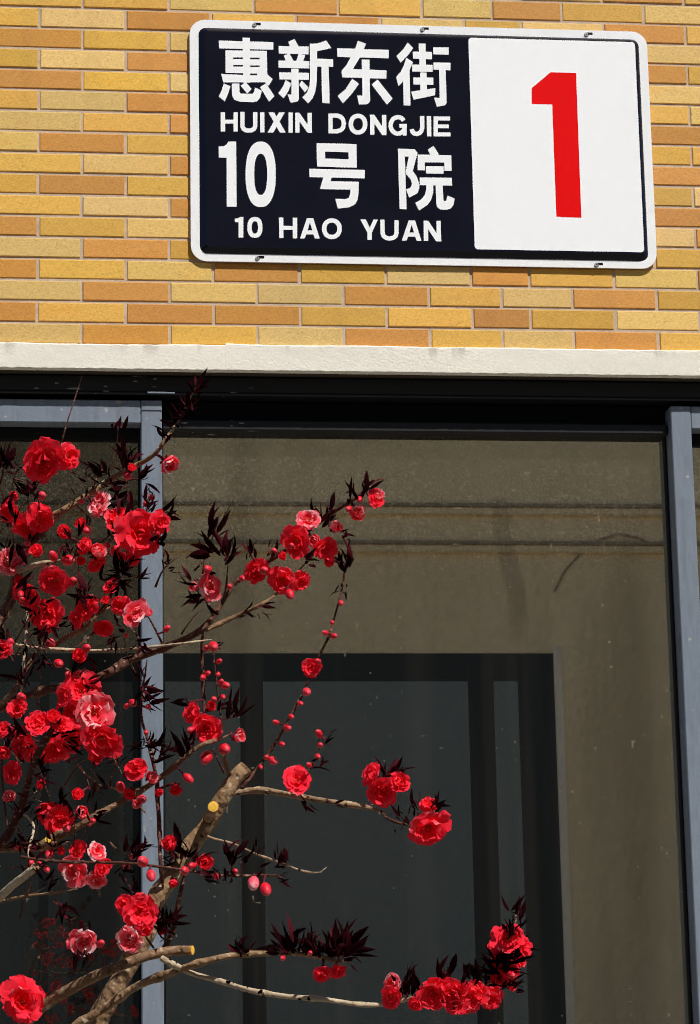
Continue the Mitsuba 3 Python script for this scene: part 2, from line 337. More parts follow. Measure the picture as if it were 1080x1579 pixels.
# embossed navy field: bevelled plateau
def ring_pts(poly, n=240):
    return np.array([poly.exterior.interpolate(t, normalized=True).coords[0] for t in np.linspace(0, 1, n, endpoint=False)])
def plateau(x0, x1, z0, z1, r, y0, y1, bev, segs=2):
    rows = []
    n = 64
    th = []
    for s in range(segs + 1):
        a = s / segs * math.pi / 2
        ins = bev * (s / segs) ** 1.2; y = y0 + (y1 - y0) * (s / segs) ** .85
        rr = max(r - ins * .6, .004)
        pts = []
        for cx, cz, a0 in ((x1, z1, 0), (x0, z1, 90), (x0, z0, 180), (x1, z0, 270)):
            sx, sz = (1 if cx == x1 else -1), (1 if cz == z1 else -1)
            ccx, ccz = cx - sx * (ins + rr), cz - sz * (ins + rr)
            for q in np.linspace(a0, a0 + 90, 12):
                pts.append((ccx + rr * math.cos(math.radians(q)), y, ccz + rr * math.sin(math.radians(q))))
        rows.append(np.array(pts))
    v = np.vstack(rows); m = len(rows[0]); f = []
    for i in range(segs):
        for k in range(m):
            a, b = i * m + k, i * m + (k + 1) % m
            f += [(a, b, b + m), (a, b + m, a + m)]
    c = len(v); v = np.vstack([v, rows[-1].mean(0)])
    for k in range(m): f.append((segs * m + k, segs * m + (k + 1) % m, c))
    m2 = trimesh.Trimesh(v, f, process=False); m2.invert() if m2.face_normals[-1][1] > 0 else None
    return m2
add(S + '__navy_field', ply(plateau(.3695, 1.4190, 3.4700, 4.0235, .018, -.0101, -.0205, .0135), 'm_enamel_navy', smooth=20))
add(S + '__white_field', ply(extrude_xz(rounded(1.0065, 1.4075, 3.4885, 4.0120, .008), -.0202, -.0209), 'm_print_white'))
NAMES = {'hui': 'character', 'xin': 'character', 'dong': 'character', 'jie': 'character', 'hao': 'character', 'yuan': 'character', 'word_huixin': 'lettering', 'word_dongjie': 'lettering',
         'num_ten': 'number', 'word_ten': 'lettering', 'word_hao': 'lettering', 'word_yuan': 'lettering', 'numeral_one': 'numeral'}
def coords(c): return np.array(c).reshape(-1, 2)
GLYPHS = {
 'hui': [([0.4721,3.9646,0.4316,3.9643,0.4314,3.908,0.4724,3.9085,0.4724,3.9037,0.4209,3.9054,0.4261,3.8845,0.4725,3.8859,0.4725,3.885,0.4761,3.8851,0.4662,3.8774,0.4814,3.8582,0.4917,3.8699,0.4793,3.8852,0.4885,3.8854,0.4885,3.8864,0.523,3.8875,0.5316,3.8784,0.5413,3.8954,0.5286,3.9077,0.5288,3.9652,0.4891,3.9648,0.4891,3.9686,0.5436,3.9686,0.5439,3.9876,0.4893,3.9878,0.4894,3.9965,0.4719,3.9968,0.472,3.9878,0.4163,3.988,0.4167,3.9686,0.4721,3.9686], [[0.4493,3.943,0.4493,3.9471,0.4722,3.9478,0.4722,3.9436],[0.4494,3.9239,0.4494,3.9281,0.4723,3.9287,0.4723,3.9245],[0.4887,3.9083,0.5053,3.9085,0.5052,3.9043,0.4886,3.9038],[0.4891,3.9433,0.4891,3.9475,0.5116,3.9481,0.5116,3.9439],[0.4889,3.9242,0.4889,3.9283,0.5117,3.9289,0.5116,3.9249]]), ([0.429,3.8376,0.4366,3.8559,0.4428,3.8753,0.427,3.8816,0.422,3.8644,0.4149,3.8494], []), ([0.5255,3.8846,0.5116,3.8749,0.5322,3.8395,0.545,3.8535], []), ([0.4651,3.8373,0.4958,3.8374,0.5042,3.8398,0.5113,3.8489,0.5157,3.8665,0.4997,3.8735,0.4972,3.8619,0.4932,3.8576,0.466,3.8578,0.4636,3.8617,0.4634,3.8825,0.4459,3.882,0.4459,3.8531,0.4511,3.8422], [])],
 'xin': [([0.5568,3.9594,0.5799,3.9594,0.568,3.9554,0.5725,3.9422,0.5553,3.942,0.5556,3.9241,0.6276,3.9246,0.6279,3.9428,0.6138,3.9427,0.6185,3.9572,0.6062,3.9595,0.6263,3.9595,0.627,3.979,0.603,3.9789,0.5939,3.997,0.5792,3.9897,0.5823,3.9787,0.5563,3.9785], [[0.5973,3.9425,0.5909,3.9424,0.5822,3.9594,0.6028,3.9595]]), ([0.6206,3.8636,0.6099,3.8522,0.6237,3.8377,0.6352,3.8521,0.6411,3.8686,0.645,3.894,0.646,3.9296,0.6562,3.9294,0.6564,3.8396,0.674,3.839,0.6734,3.9299,0.6837,3.9294,0.684,3.9489,0.6463,3.9493,0.6466,3.968,0.6682,3.9731,0.6803,3.9769,0.6686,3.9952,0.6486,3.9876,0.6299,3.9856,0.6291,3.8966,0.6269,3.8786], []), ([0.5849,3.8858,0.5718,3.8943,0.5638,3.8748,0.5538,3.8611,0.5666,3.8488,0.5778,3.867,0.5849,3.8854,0.5849,3.8582,0.5756,3.8592,0.5823,3.8384,0.5957,3.8407,0.5999,3.843,0.6024,3.8483,0.6024,3.8956,0.6266,3.8958,0.6268,3.9132,0.6024,3.9131,0.6025,3.9227,0.5849,3.9225,0.5849,3.9131,0.5566,3.913,0.5571,3.8954,0.5849,3.8955], []), ([0.6091,3.8938,0.603,3.8828,0.6164,3.8647,0.6254,3.8771], [])],
 'dong': [([0.7257,3.955,0.7145,3.934,0.7033,3.9207,0.7047,3.9043,0.7516,3.904,0.7515,3.8603,0.739,3.8603,0.743,3.8378,0.7607,3.839,0.7664,3.8421,0.7694,3.8481,0.7697,3.9039,0.8088,3.9036,0.8095,3.9246,0.7699,3.9252,0.77,3.9502,0.7516,3.95,0.7516,3.9256,0.7306,3.9259,0.7474,3.955,0.8159,3.9548,0.8163,3.9758,0.7571,3.9763,0.7626,3.9898,0.7437,3.9968,0.7365,3.9765,0.6936,3.9769,0.6941,3.9551], []), ([0.7054,3.8398,0.7259,3.8634,0.744,3.8895,0.7283,3.9015,0.712,3.8749,0.693,3.8578], []), ([0.8226,3.8547,0.7882,3.9011,0.7737,3.8885,0.8088,3.8391], [])],
 'jie': [([0.9593,3.9863,0.9214,3.9855,0.9216,3.9679,0.9585,3.9677], []), ([0.8437,3.9447,0.8616,3.9643,0.8742,3.9819,0.8617,3.9959,0.8506,3.9783,0.8338,3.9608], []), ([0.8732,3.9553,0.8879,3.9553,0.8881,3.9409,0.8706,3.9408,0.8706,3.9232,0.9193,3.9235,0.9195,3.9411,0.9038,3.941,0.9038,3.9553,0.9184,3.9553,0.9189,3.9737,0.9039,3.9735,0.904,3.9941,0.8876,3.9941,0.8878,3.9734,0.8732,3.9732], []), ([0.8886,3.877,0.8669,3.873,0.8721,3.853,0.9232,3.8655,0.9244,3.8835,0.9047,3.8799,0.9047,3.8911,0.9199,3.8911,0.9201,3.9093,0.9045,3.9091,0.9045,3.9216,0.8891,3.9215,0.889,3.9088,0.8724,3.9086,0.8727,3.8911,0.8888,3.8911], []), ([0.8319,3.908,0.8371,3.8861,0.8483,3.8979,0.8483,3.8385,0.8643,3.8383,0.8643,3.9261,0.873,3.947,0.8572,3.9574,0.8511,3.9385,0.8436,3.9225], []), ([0.9205,3.8594,0.9268,3.8369,0.9468,3.8414,0.9501,3.8468,0.9503,3.9292,0.9613,3.9287,0.9622,3.9475,0.9214,3.9476,0.9213,3.9296,0.9342,3.9292,0.9342,3.859], [])],
 'hao': [([0.6419,3.6827,0.7352,3.6818,0.7352,3.7398,0.6418,3.7404], [[0.7159,3.7194,0.7162,3.7023,0.6613,3.7027,0.6611,3.7196]]), ([0.6562,3.6565,0.6477,3.6279,0.719,3.6279,0.7182,3.6184,0.7152,3.6088,0.7081,3.6047,0.683,3.6048,0.6888,3.5812,0.7147,3.5847,0.7289,3.5923,0.7354,3.6041,0.7378,3.6217,0.739,3.6474,0.6732,3.6479,0.6753,3.6565,0.7532,3.6562,0.7537,3.6767,0.6236,3.6769,0.6237,3.6566], [])],
 'yuan': [([0.8787,3.7174,0.8777,3.6793,0.8947,3.6792,0.8947,3.6988,0.9404,3.6994,0.9406,3.6788,0.9576,3.6788,0.9575,3.7177,0.9267,3.7176,0.9282,3.7196,0.9163,3.7397,0.9026,3.7301,0.9079,3.7175], []), ([0.9391,3.6902,0.8971,3.6896,0.8969,3.6713,0.9386,3.6715], []), ([0.8482,3.7121,0.8574,3.712,0.8498,3.6779,0.8503,3.6684,0.8605,3.6561,0.8635,3.6444,0.8593,3.6355,0.849,3.6316,0.856,3.6115,0.8759,3.6226,0.8805,3.6359,0.8801,3.6477,0.8748,3.6637,0.866,3.6768,0.8783,3.7214,0.8715,3.7308,0.8322,3.7307,0.8328,3.5832,0.8492,3.5828], []), ([0.8963,3.6318,0.8927,3.6186,0.8833,3.6066,0.8697,3.599,0.8784,3.5804,0.8985,3.5945,0.9072,3.6071,0.9126,3.6248,0.9131,3.6426,0.919,3.6426,0.919,3.6,0.9209,3.5898,0.9278,3.5841,0.9419,3.5832,0.9532,3.5868,0.9598,3.5965,0.9628,3.6112,0.9459,3.6182,0.9432,3.6064,0.9389,3.6038,0.9361,3.607,0.9357,3.6427,0.9576,3.6427,0.9577,3.6619,0.8821,3.6613,0.8816,3.6426,0.8965,3.6426], [])],
 'word_huixin': [([0.4193,3.8107,0.4192,3.7633,0.4293,3.7636,0.4293,3.783,0.4489,3.7835,0.4488,3.764,0.4588,3.7643,0.4592,3.8118,0.4492,3.8115,0.449,3.7929,0.4293,3.7924,0.4294,3.8111], []), ([0.5107,3.813,0.5107,3.7634,0.5207,3.7638,0.5207,3.8134], []), ([0.4678,3.7679,0.469,3.7668,0.4742,3.7634,0.4752,3.7629,0.4763,3.7627,0.4836,3.762,0.4847,3.762,0.492,3.7631,0.4931,3.7634,0.4941,3.7639,0.4994,3.7676,0.5006,3.7687,0.5014,3.7701,0.5037,3.7761,0.5041,3.7781,0.5045,3.8132,0.4944,3.813,0.4941,3.7788,0.4928,3.7754,0.4898,3.7734,0.4842,3.7726,0.4787,3.7731,0.4758,3.775,0.4745,3.7784,0.4749,3.8128,0.4648,3.8125,0.4645,3.7771,0.4648,3.7751,0.467,3.7693], []), ([0.57,3.7643,0.5559,3.7907,0.5687,3.8142,0.5552,3.8139,0.5493,3.8031,0.5437,3.8136,0.5302,3.8133,0.5424,3.7904,0.5276,3.7633,0.5411,3.7636,0.549,3.778,0.5565,3.764], []), ([0.5773,3.8141,0.5766,3.7642,0.5867,3.7644,0.5874,3.8144], []), ([0.6212,3.7647,0.6316,3.7649,0.6318,3.8144,0.6217,3.814,0.6216,3.7852,0.6031,3.813,0.6031,3.8139,0.593,3.8136,0.5923,3.7646,0.6024,3.7648,0.6028,3.7924], [])],
 'word_dongjie': [([0.6918,3.7654,0.7,3.7683,0.7011,3.7688,0.7021,3.7696,0.7078,3.7757,0.7087,3.7769,0.7092,3.7784,0.7117,3.7894,0.7118,3.7907,0.7117,3.7919,0.709,3.8026,0.7086,3.8038,0.7078,3.8049,0.7023,3.8107,0.7013,3.8114,0.7001,3.812,0.6926,3.8141,0.6912,3.8143,0.6757,3.8142,0.6757,3.8139,0.6703,3.8137,0.67,3.7649,0.6749,3.7651,0.6902,3.7651], [[0.6958,3.802,0.6996,3.7981,0.7015,3.7901,0.6997,3.7819,0.696,3.778,0.6897,3.7758,0.6802,3.7757,0.6804,3.8036,0.6902,3.8036]]), ([0.7591,3.8029,0.7577,3.8057,0.7559,3.8081,0.7538,3.8102,0.7515,3.8119,0.749,3.8133,0.7463,3.8143,0.7434,3.8148,0.7402,3.815,0.737,3.8147,0.7341,3.814,0.7313,3.8129,0.7288,3.8114,0.7264,3.8095,0.7242,3.8073,0.7224,3.8048,0.7208,3.802,0.7195,3.799,0.7186,3.7957,0.718,3.7923,0.7177,3.7886,0.7178,3.7849,0.7183,3.7815,0.7191,3.7783,0.7203,3.7753,0.7218,3.7726,0.7235,3.7702,0.7256,3.7681,0.7279,3.7664,0.7304,3.765,0.7331,3.764,0.736,3.7635,0.7392,3.7634,0.7424,3.7636,0.7453,3.7643,0.748,3.7654,0.7506,3.7669,0.753,3.7688,0.7551,3.771,0.757,3.7735,0.7586,3.7763,0.7599,3.7793,0.7608,3.7825,0.7614,3.786,0.7617,3.7897,0.7616,3.7934,0.7611,3.7968,0.7603,3.8], [[0.7496,3.7816,0.7488,3.7799,0.7478,3.7785,0.7467,3.7772,0.7454,3.7761,0.744,3.7752,0.7426,3.7746,0.7411,3.7742,0.7394,3.774,0.7377,3.7741,0.7362,3.7744,0.7348,3.775,0.7335,3.7758,0.7323,3.7768,0.7312,3.7781,0.7302,3.7795,0.7295,3.7811,0.7289,3.7828,0.7284,3.7847,0.7282,3.7867,0.7281,3.7888,0.7283,3.791,0.7286,3.793,0.7291,3.7949,0.7298,3.7967,0.7306,3.7983,0.7316,3.7998,0.7327,3.8011,0.734,3.8022,0.7353,3.803,0.7368,3.8037,0.7383,3.8041,0.74,3.8043,0.7416,3.8042,0.7432,3.8038,0.7446,3.8033,0.7459,3.8025,0.7471,3.8014,0.7482,3.8002,0.7492,3.7988,0.7499,3.7972,0.7505,3.7955,0.751,3.7936,0.7512,3.7916,0.7513,3.7894,0.7511,3.7872,0.7508,3.7852,0.7503,3.7833]]), ([0.7959,3.7635,0.806,3.7638,0.8065,3.8137,0.7964,3.8133,0.7961,3.7852,0.7785,3.813,0.7786,3.8135,0.7681,3.8133,0.768,3.8078,0.7683,3.8073,0.7674,3.7634,0.7775,3.7637,0.7781,3.7918], []), ([0.8419,3.8128,0.8408,3.8132,0.8374,3.8141,0.8362,3.8142,0.8326,3.8142,0.8314,3.814,0.8279,3.8131,0.8268,3.8127,0.8235,3.8109,0.8225,3.8103,0.8187,3.8069,0.8157,3.8028,0.8134,3.7982,0.8121,3.7941,0.8114,3.7879,0.8116,3.7836,0.8127,3.7786,0.8146,3.7739,0.8151,3.773,0.8181,3.7691,0.8209,3.7666,0.8218,3.7659,0.8249,3.7642,0.826,3.7638,0.8295,3.7629,0.8307,3.7627,0.8342,3.7627,0.8354,3.7629,0.8389,3.7638,0.8401,3.7642,0.8434,3.766,0.8448,3.7671,0.8447,3.7635,0.8538,3.7637,0.8542,3.783,0.8548,3.783,0.855,3.7925,0.8369,3.7921,0.8367,3.7826,0.8452,3.7828,0.8452,3.782,0.8442,3.7825,0.8425,3.7793,0.8407,3.777,0.8386,3.7752,0.8364,3.774,0.834,3.7734,0.8317,3.7734,0.8294,3.774,0.8273,3.7752,0.8253,3.777,0.8237,3.7793,0.8225,3.782,0.8217,3.7852,0.8216,3.7884,0.822,3.7917,0.8229,3.7948,0.8243,3.7976,0.8262,3.7999,0.8282,3.8017,0.8305,3.8029,0.8328,3.8035,0.8351,3.8035,0.8374,3.8029,0.8396,3.8017,0.8415,3.8,0.8435,3.7972,0.8518,3.8039,0.8495,3.8071,0.846,3.8104,0.8451,3.811], []), ([0.8777,3.7737,0.874,3.7745,0.872,3.7764,0.8711,3.7813,0.861,3.7787,0.8623,3.7722,0.8628,3.7708,0.8637,3.7696,0.8679,3.7655,0.869,3.7647,0.8702,3.7642,0.8767,3.7629,0.8782,3.7628,0.8796,3.7632,0.8865,3.766,0.8877,3.7668,0.8887,3.7678,0.8928,3.7733,0.8935,3.7743,0.8939,3.7754,0.8958,3.7835,0.8959,3.7847,0.8963,3.8133,0.8861,3.8129,0.8857,3.7849,0.8842,3.7787,0.8818,3.7754], []), ([0.9023,3.8133,0.9016,3.763,0.9118,3.7634,0.9125,3.8137], []), ([0.9172,3.7635,0.9203,3.7635,0.9203,3.7634,0.9572,3.7643,0.9575,3.7741,0.9277,3.7734,0.9279,3.784,0.9538,3.7844,0.9541,3.7936,0.9282,3.7932,0.9284,3.8031,0.9571,3.8035,0.9575,3.8134,0.9287,3.8129,0.9287,3.8131,0.9185,3.8129], [])],
 'num_ten': [([0.4143,3.6995,0.4321,3.6991,0.4316,3.5803,0.4543,3.5808,0.4544,3.7395,0.4363,3.739,0.4329,3.7322,0.4265,3.7277,0.414,3.7268], []), ([0.545,3.6868,0.5439,3.6968,0.5422,3.7058,0.5401,3.7138,0.5375,3.7209,0.5344,3.727,0.5309,3.732,0.527,3.736,0.5226,3.7388,0.5177,3.7404,0.5115,3.7408,0.5053,3.7401,0.5004,3.7382,0.4959,3.7352,0.4919,3.7311,0.4883,3.7259,0.4851,3.7197,0.4824,3.7125,0.4801,3.7044,0.4782,3.6953,0.4769,3.6853,0.476,3.6741,0.4756,3.6599,0.4757,3.6459,0.4763,3.6347,0.4775,3.6248,0.4792,3.6159,0.4813,3.6079,0.4839,3.6008,0.487,3.5948,0.4904,3.5898,0.4943,3.5859,0.4987,3.5832,0.5035,3.5815,0.5097,3.5811,0.5159,3.5818,0.5208,3.5836,0.5252,3.5866,0.5292,3.5906,0.5328,3.5958,0.536,3.6019,0.5388,3.6091,0.5411,3.6172,0.543,3.6262,0.5444,3.6362,0.5453,3.6474,0.5457,3.6615,0.5456,3.6756], [[0.525,3.6451,0.5244,3.6388,0.5236,3.6331,0.5226,3.628,0.5214,3.6235,0.52,3.6197,0.5184,3.6164,0.5167,3.6139,0.5148,3.612,0.5127,3.6109,0.5101,3.6105,0.5074,3.6108,0.5053,3.6118,0.5035,3.6136,0.5018,3.6161,0.5003,3.6192,0.499,3.6231,0.4979,3.6275,0.497,3.6326,0.4963,3.6382,0.4959,3.6445,0.4956,3.6515,0.4956,3.6604,0.4958,3.6693,0.4962,3.6763,0.4968,3.6826,0.4976,3.6883,0.4986,3.6935,0.4998,3.698,0.5012,3.7019,0.5028,3.7051,0.5045,3.7077,0.5064,3.7096,0.5085,3.7107,0.5112,3.7111,0.5138,3.7108,0.5159,3.7098,0.5178,3.708,0.5195,3.7055,0.521,3.7023,0.5222,3.6985,0.5233,3.694,0.5242,3.6889,0.5249,3.6833,0.5254,3.677,0.5256,3.67,0.5257,3.6611,0.5254,3.6522]])],
 'word_ten': [([0.4498,3.5439,0.4584,3.5432,0.458,3.5064,0.4688,3.5066,0.4693,3.5564,0.4618,3.5563,0.4582,3.5533,0.4499,3.5517], []), ([0.5129,3.5401,0.5123,3.5432,0.5115,3.546,0.5104,3.5486,0.5091,3.5508,0.5075,3.5527,0.5058,3.5543,0.5038,3.5555,0.5017,3.5564,0.4992,3.5569,0.4961,3.557,0.4931,3.5567,0.4906,3.5561,0.4884,3.5552,0.4864,3.5539,0.4847,3.5522,0.4831,3.5503,0.4817,3.548,0.4806,3.5454,0.4797,3.5426,0.479,3.5394,0.4786,3.5359,0.4784,3.5314,0.4785,3.5269,0.4789,3.5234,0.4795,3.5203,0.4803,3.5175,0.4814,3.515,0.4827,3.5127,0.4842,3.5108,0.486,3.5093,0.4879,3.508,0.4901,3.5072,0.4925,3.5067,0.4956,3.5066,0.4987,3.5068,0.5011,3.5074,0.5033,3.5083,0.5053,3.5096,0.5071,3.5113,0.5087,3.5132,0.51,3.5155,0.5112,3.5181,0.5121,3.5209,0.5127,3.5241,0.5131,3.5276,0.5133,3.5321,0.5132,3.5365], [[0.5028,3.5271,0.5022,3.5235,0.5011,3.5206,0.4997,3.5185,0.4989,3.5177,0.498,3.5172,0.497,3.5168,0.4957,3.5167,0.4944,3.5168,0.4934,3.5171,0.4925,3.5176,0.4917,3.5183,0.4904,3.5204,0.4894,3.5233,0.4888,3.5268,0.4887,3.5316,0.4889,3.5364,0.4896,3.54,0.4906,3.5429,0.492,3.545,0.4928,3.5458,0.4938,3.5463,0.4948,3.5467,0.496,3.5468,0.4973,3.5467,0.4983,3.5464,0.4992,3.5459,0.5,3.5452,0.5014,3.5431,0.5023,3.5402,0.5029,3.5366,0.5031,3.5319]])],
 'word_hao': [([0.5615,3.527,0.5834,3.5273,0.5831,3.5071,0.5931,3.5072,0.5938,3.5569,0.5838,3.5567,0.5835,3.5368,0.5616,3.5366,0.5616,3.5569,0.5516,3.5566,0.5515,3.507,0.5615,3.5073], []), ([0.6144,3.5172,0.6308,3.5175,0.6342,3.5074,0.6454,3.5077,0.6311,3.5568,0.6164,3.5565,0.5998,3.5071,0.6106,3.5073], [[0.6232,3.5464,0.6284,3.5274,0.6176,3.5271]]), ([0.6943,3.5455,0.6927,3.5482,0.6908,3.5505,0.6887,3.5526,0.6862,3.5543,0.6836,3.5557,0.6807,3.5566,0.6776,3.5572,0.6743,3.5573,0.671,3.5571,0.6679,3.5564,0.665,3.5553,0.6623,3.5539,0.6598,3.552,0.6576,3.5499,0.6556,3.5474,0.6539,3.5447,0.6526,3.5417,0.6516,3.5386,0.651,3.5352,0.6508,3.5316,0.6509,3.5279,0.6514,3.5246,0.6523,3.5215,0.6535,3.5186,0.6551,3.5159,0.657,3.5135,0.6591,3.5115,0.6616,3.5097,0.6642,3.5084,0.6671,3.5074,0.6701,3.5069,0.6734,3.5067,0.6768,3.507,0.6798,3.5077,0.6827,3.5088,0.6854,3.5102,0.6879,3.512,0.6902,3.5142,0.6922,3.5166,0.6938,3.5193,0.6952,3.5223,0.6961,3.5255,0.6968,3.5288,0.697,3.5325,0.6969,3.5361,0.6964,3.5394,0.6955,3.5426], [[0.6847,3.5246,0.6838,3.523,0.6827,3.5215,0.6815,3.5203,0.6801,3.5192,0.6787,3.5184,0.6771,3.5177,0.6754,3.5174,0.6736,3.5172,0.6718,3.5173,0.6702,3.5176,0.6686,3.5182,0.6672,3.519,0.6659,3.52,0.6647,3.5212,0.6637,3.5226,0.6628,3.5241,0.6622,3.5259,0.6617,3.5277,0.6614,3.5296,0.6613,3.5318,0.6615,3.5339,0.6618,3.5359,0.6624,3.5377,0.6631,3.5395,0.664,3.5411,0.665,3.5425,0.6663,3.5438,0.6676,3.5448,0.6691,3.5457,0.6707,3.5463,0.6723,3.5467,0.6741,3.5469,0.6759,3.5468,0.6776,3.5464,0.6791,3.5459,0.6806,3.5451,0.6819,3.5441,0.6831,3.5429,0.6841,3.5415,0.685,3.5399,0.6856,3.5382,0.6861,3.5363,0.6864,3.5344,0.6864,3.5323,0.6863,3.5301,0.6859,3.5282,0.6854,3.5263]])],
 'word_yuan': [([0.756,3.5063,0.7666,3.5065,0.767,3.5245,0.7816,3.5563,0.7712,3.5561,0.7622,3.5361,0.7531,3.5563,0.7405,3.556,0.7563,3.5243], []), ([0.7897,3.5138,0.7907,3.5127,0.7962,3.5082,0.7972,3.5075,0.7983,3.5072,0.8077,3.5055,0.8171,3.5075,0.8182,3.5079,0.8192,3.5085,0.8252,3.5133,0.8263,3.5145,0.827,3.516,0.8291,3.5227,0.8294,3.5243,0.8301,3.5558,0.82,3.5556,0.8193,3.5248,0.8179,3.5205,0.8142,3.5175,0.8079,3.5161,0.8017,3.5173,0.7983,3.5201,0.7969,3.5246,0.797,3.5564,0.7869,3.556,0.7868,3.5233,0.787,3.5217,0.7891,3.5151], []), ([0.851,3.5162,0.8676,3.5165,0.871,3.5064,0.8822,3.5066,0.8683,3.5559,0.8534,3.5557,0.8362,3.506,0.8472,3.5063], [[0.8602,3.5456,0.8653,3.5264,0.8544,3.5262]]), ([0.8983,3.5351,0.9166,3.5061,0.9181,3.5061,0.9181,3.506,0.9288,3.5063,0.9289,3.5083,0.9283,3.5093,0.9285,3.5561,0.9183,3.5556,0.9182,3.5253,0.8991,3.5557,0.8885,3.5555,0.8878,3.5064,0.8979,3.5067], [])],
 'numeral_one': [([1.2009,3.9304,1.1541,3.8891,1.1527,3.8497,1.2018,3.8493,1.2016,3.5714,1.2611,3.5698,1.2622,3.9298], [])],
}
REFL = dict(mould=[5.55, 5.277], win=(-0.832,3.562,1.000,4.557), panes=[(-0.687, -0.033), (0.032, 0.604), (0.825, 1.344), (1.505, 2.946), (3.128, 3.301)],
 cable=[(3.589, -11.985, 5.004), (3.674, -11.985, 5.155), (3.787, -11.985, 5.273), (3.932, -11.985, 5.382), (4.075, -11.985, 5.421), (4.216, -11.985, 5.393), (4.354, -11.985, 5.308), (4.566, -11.985, 5.271)])
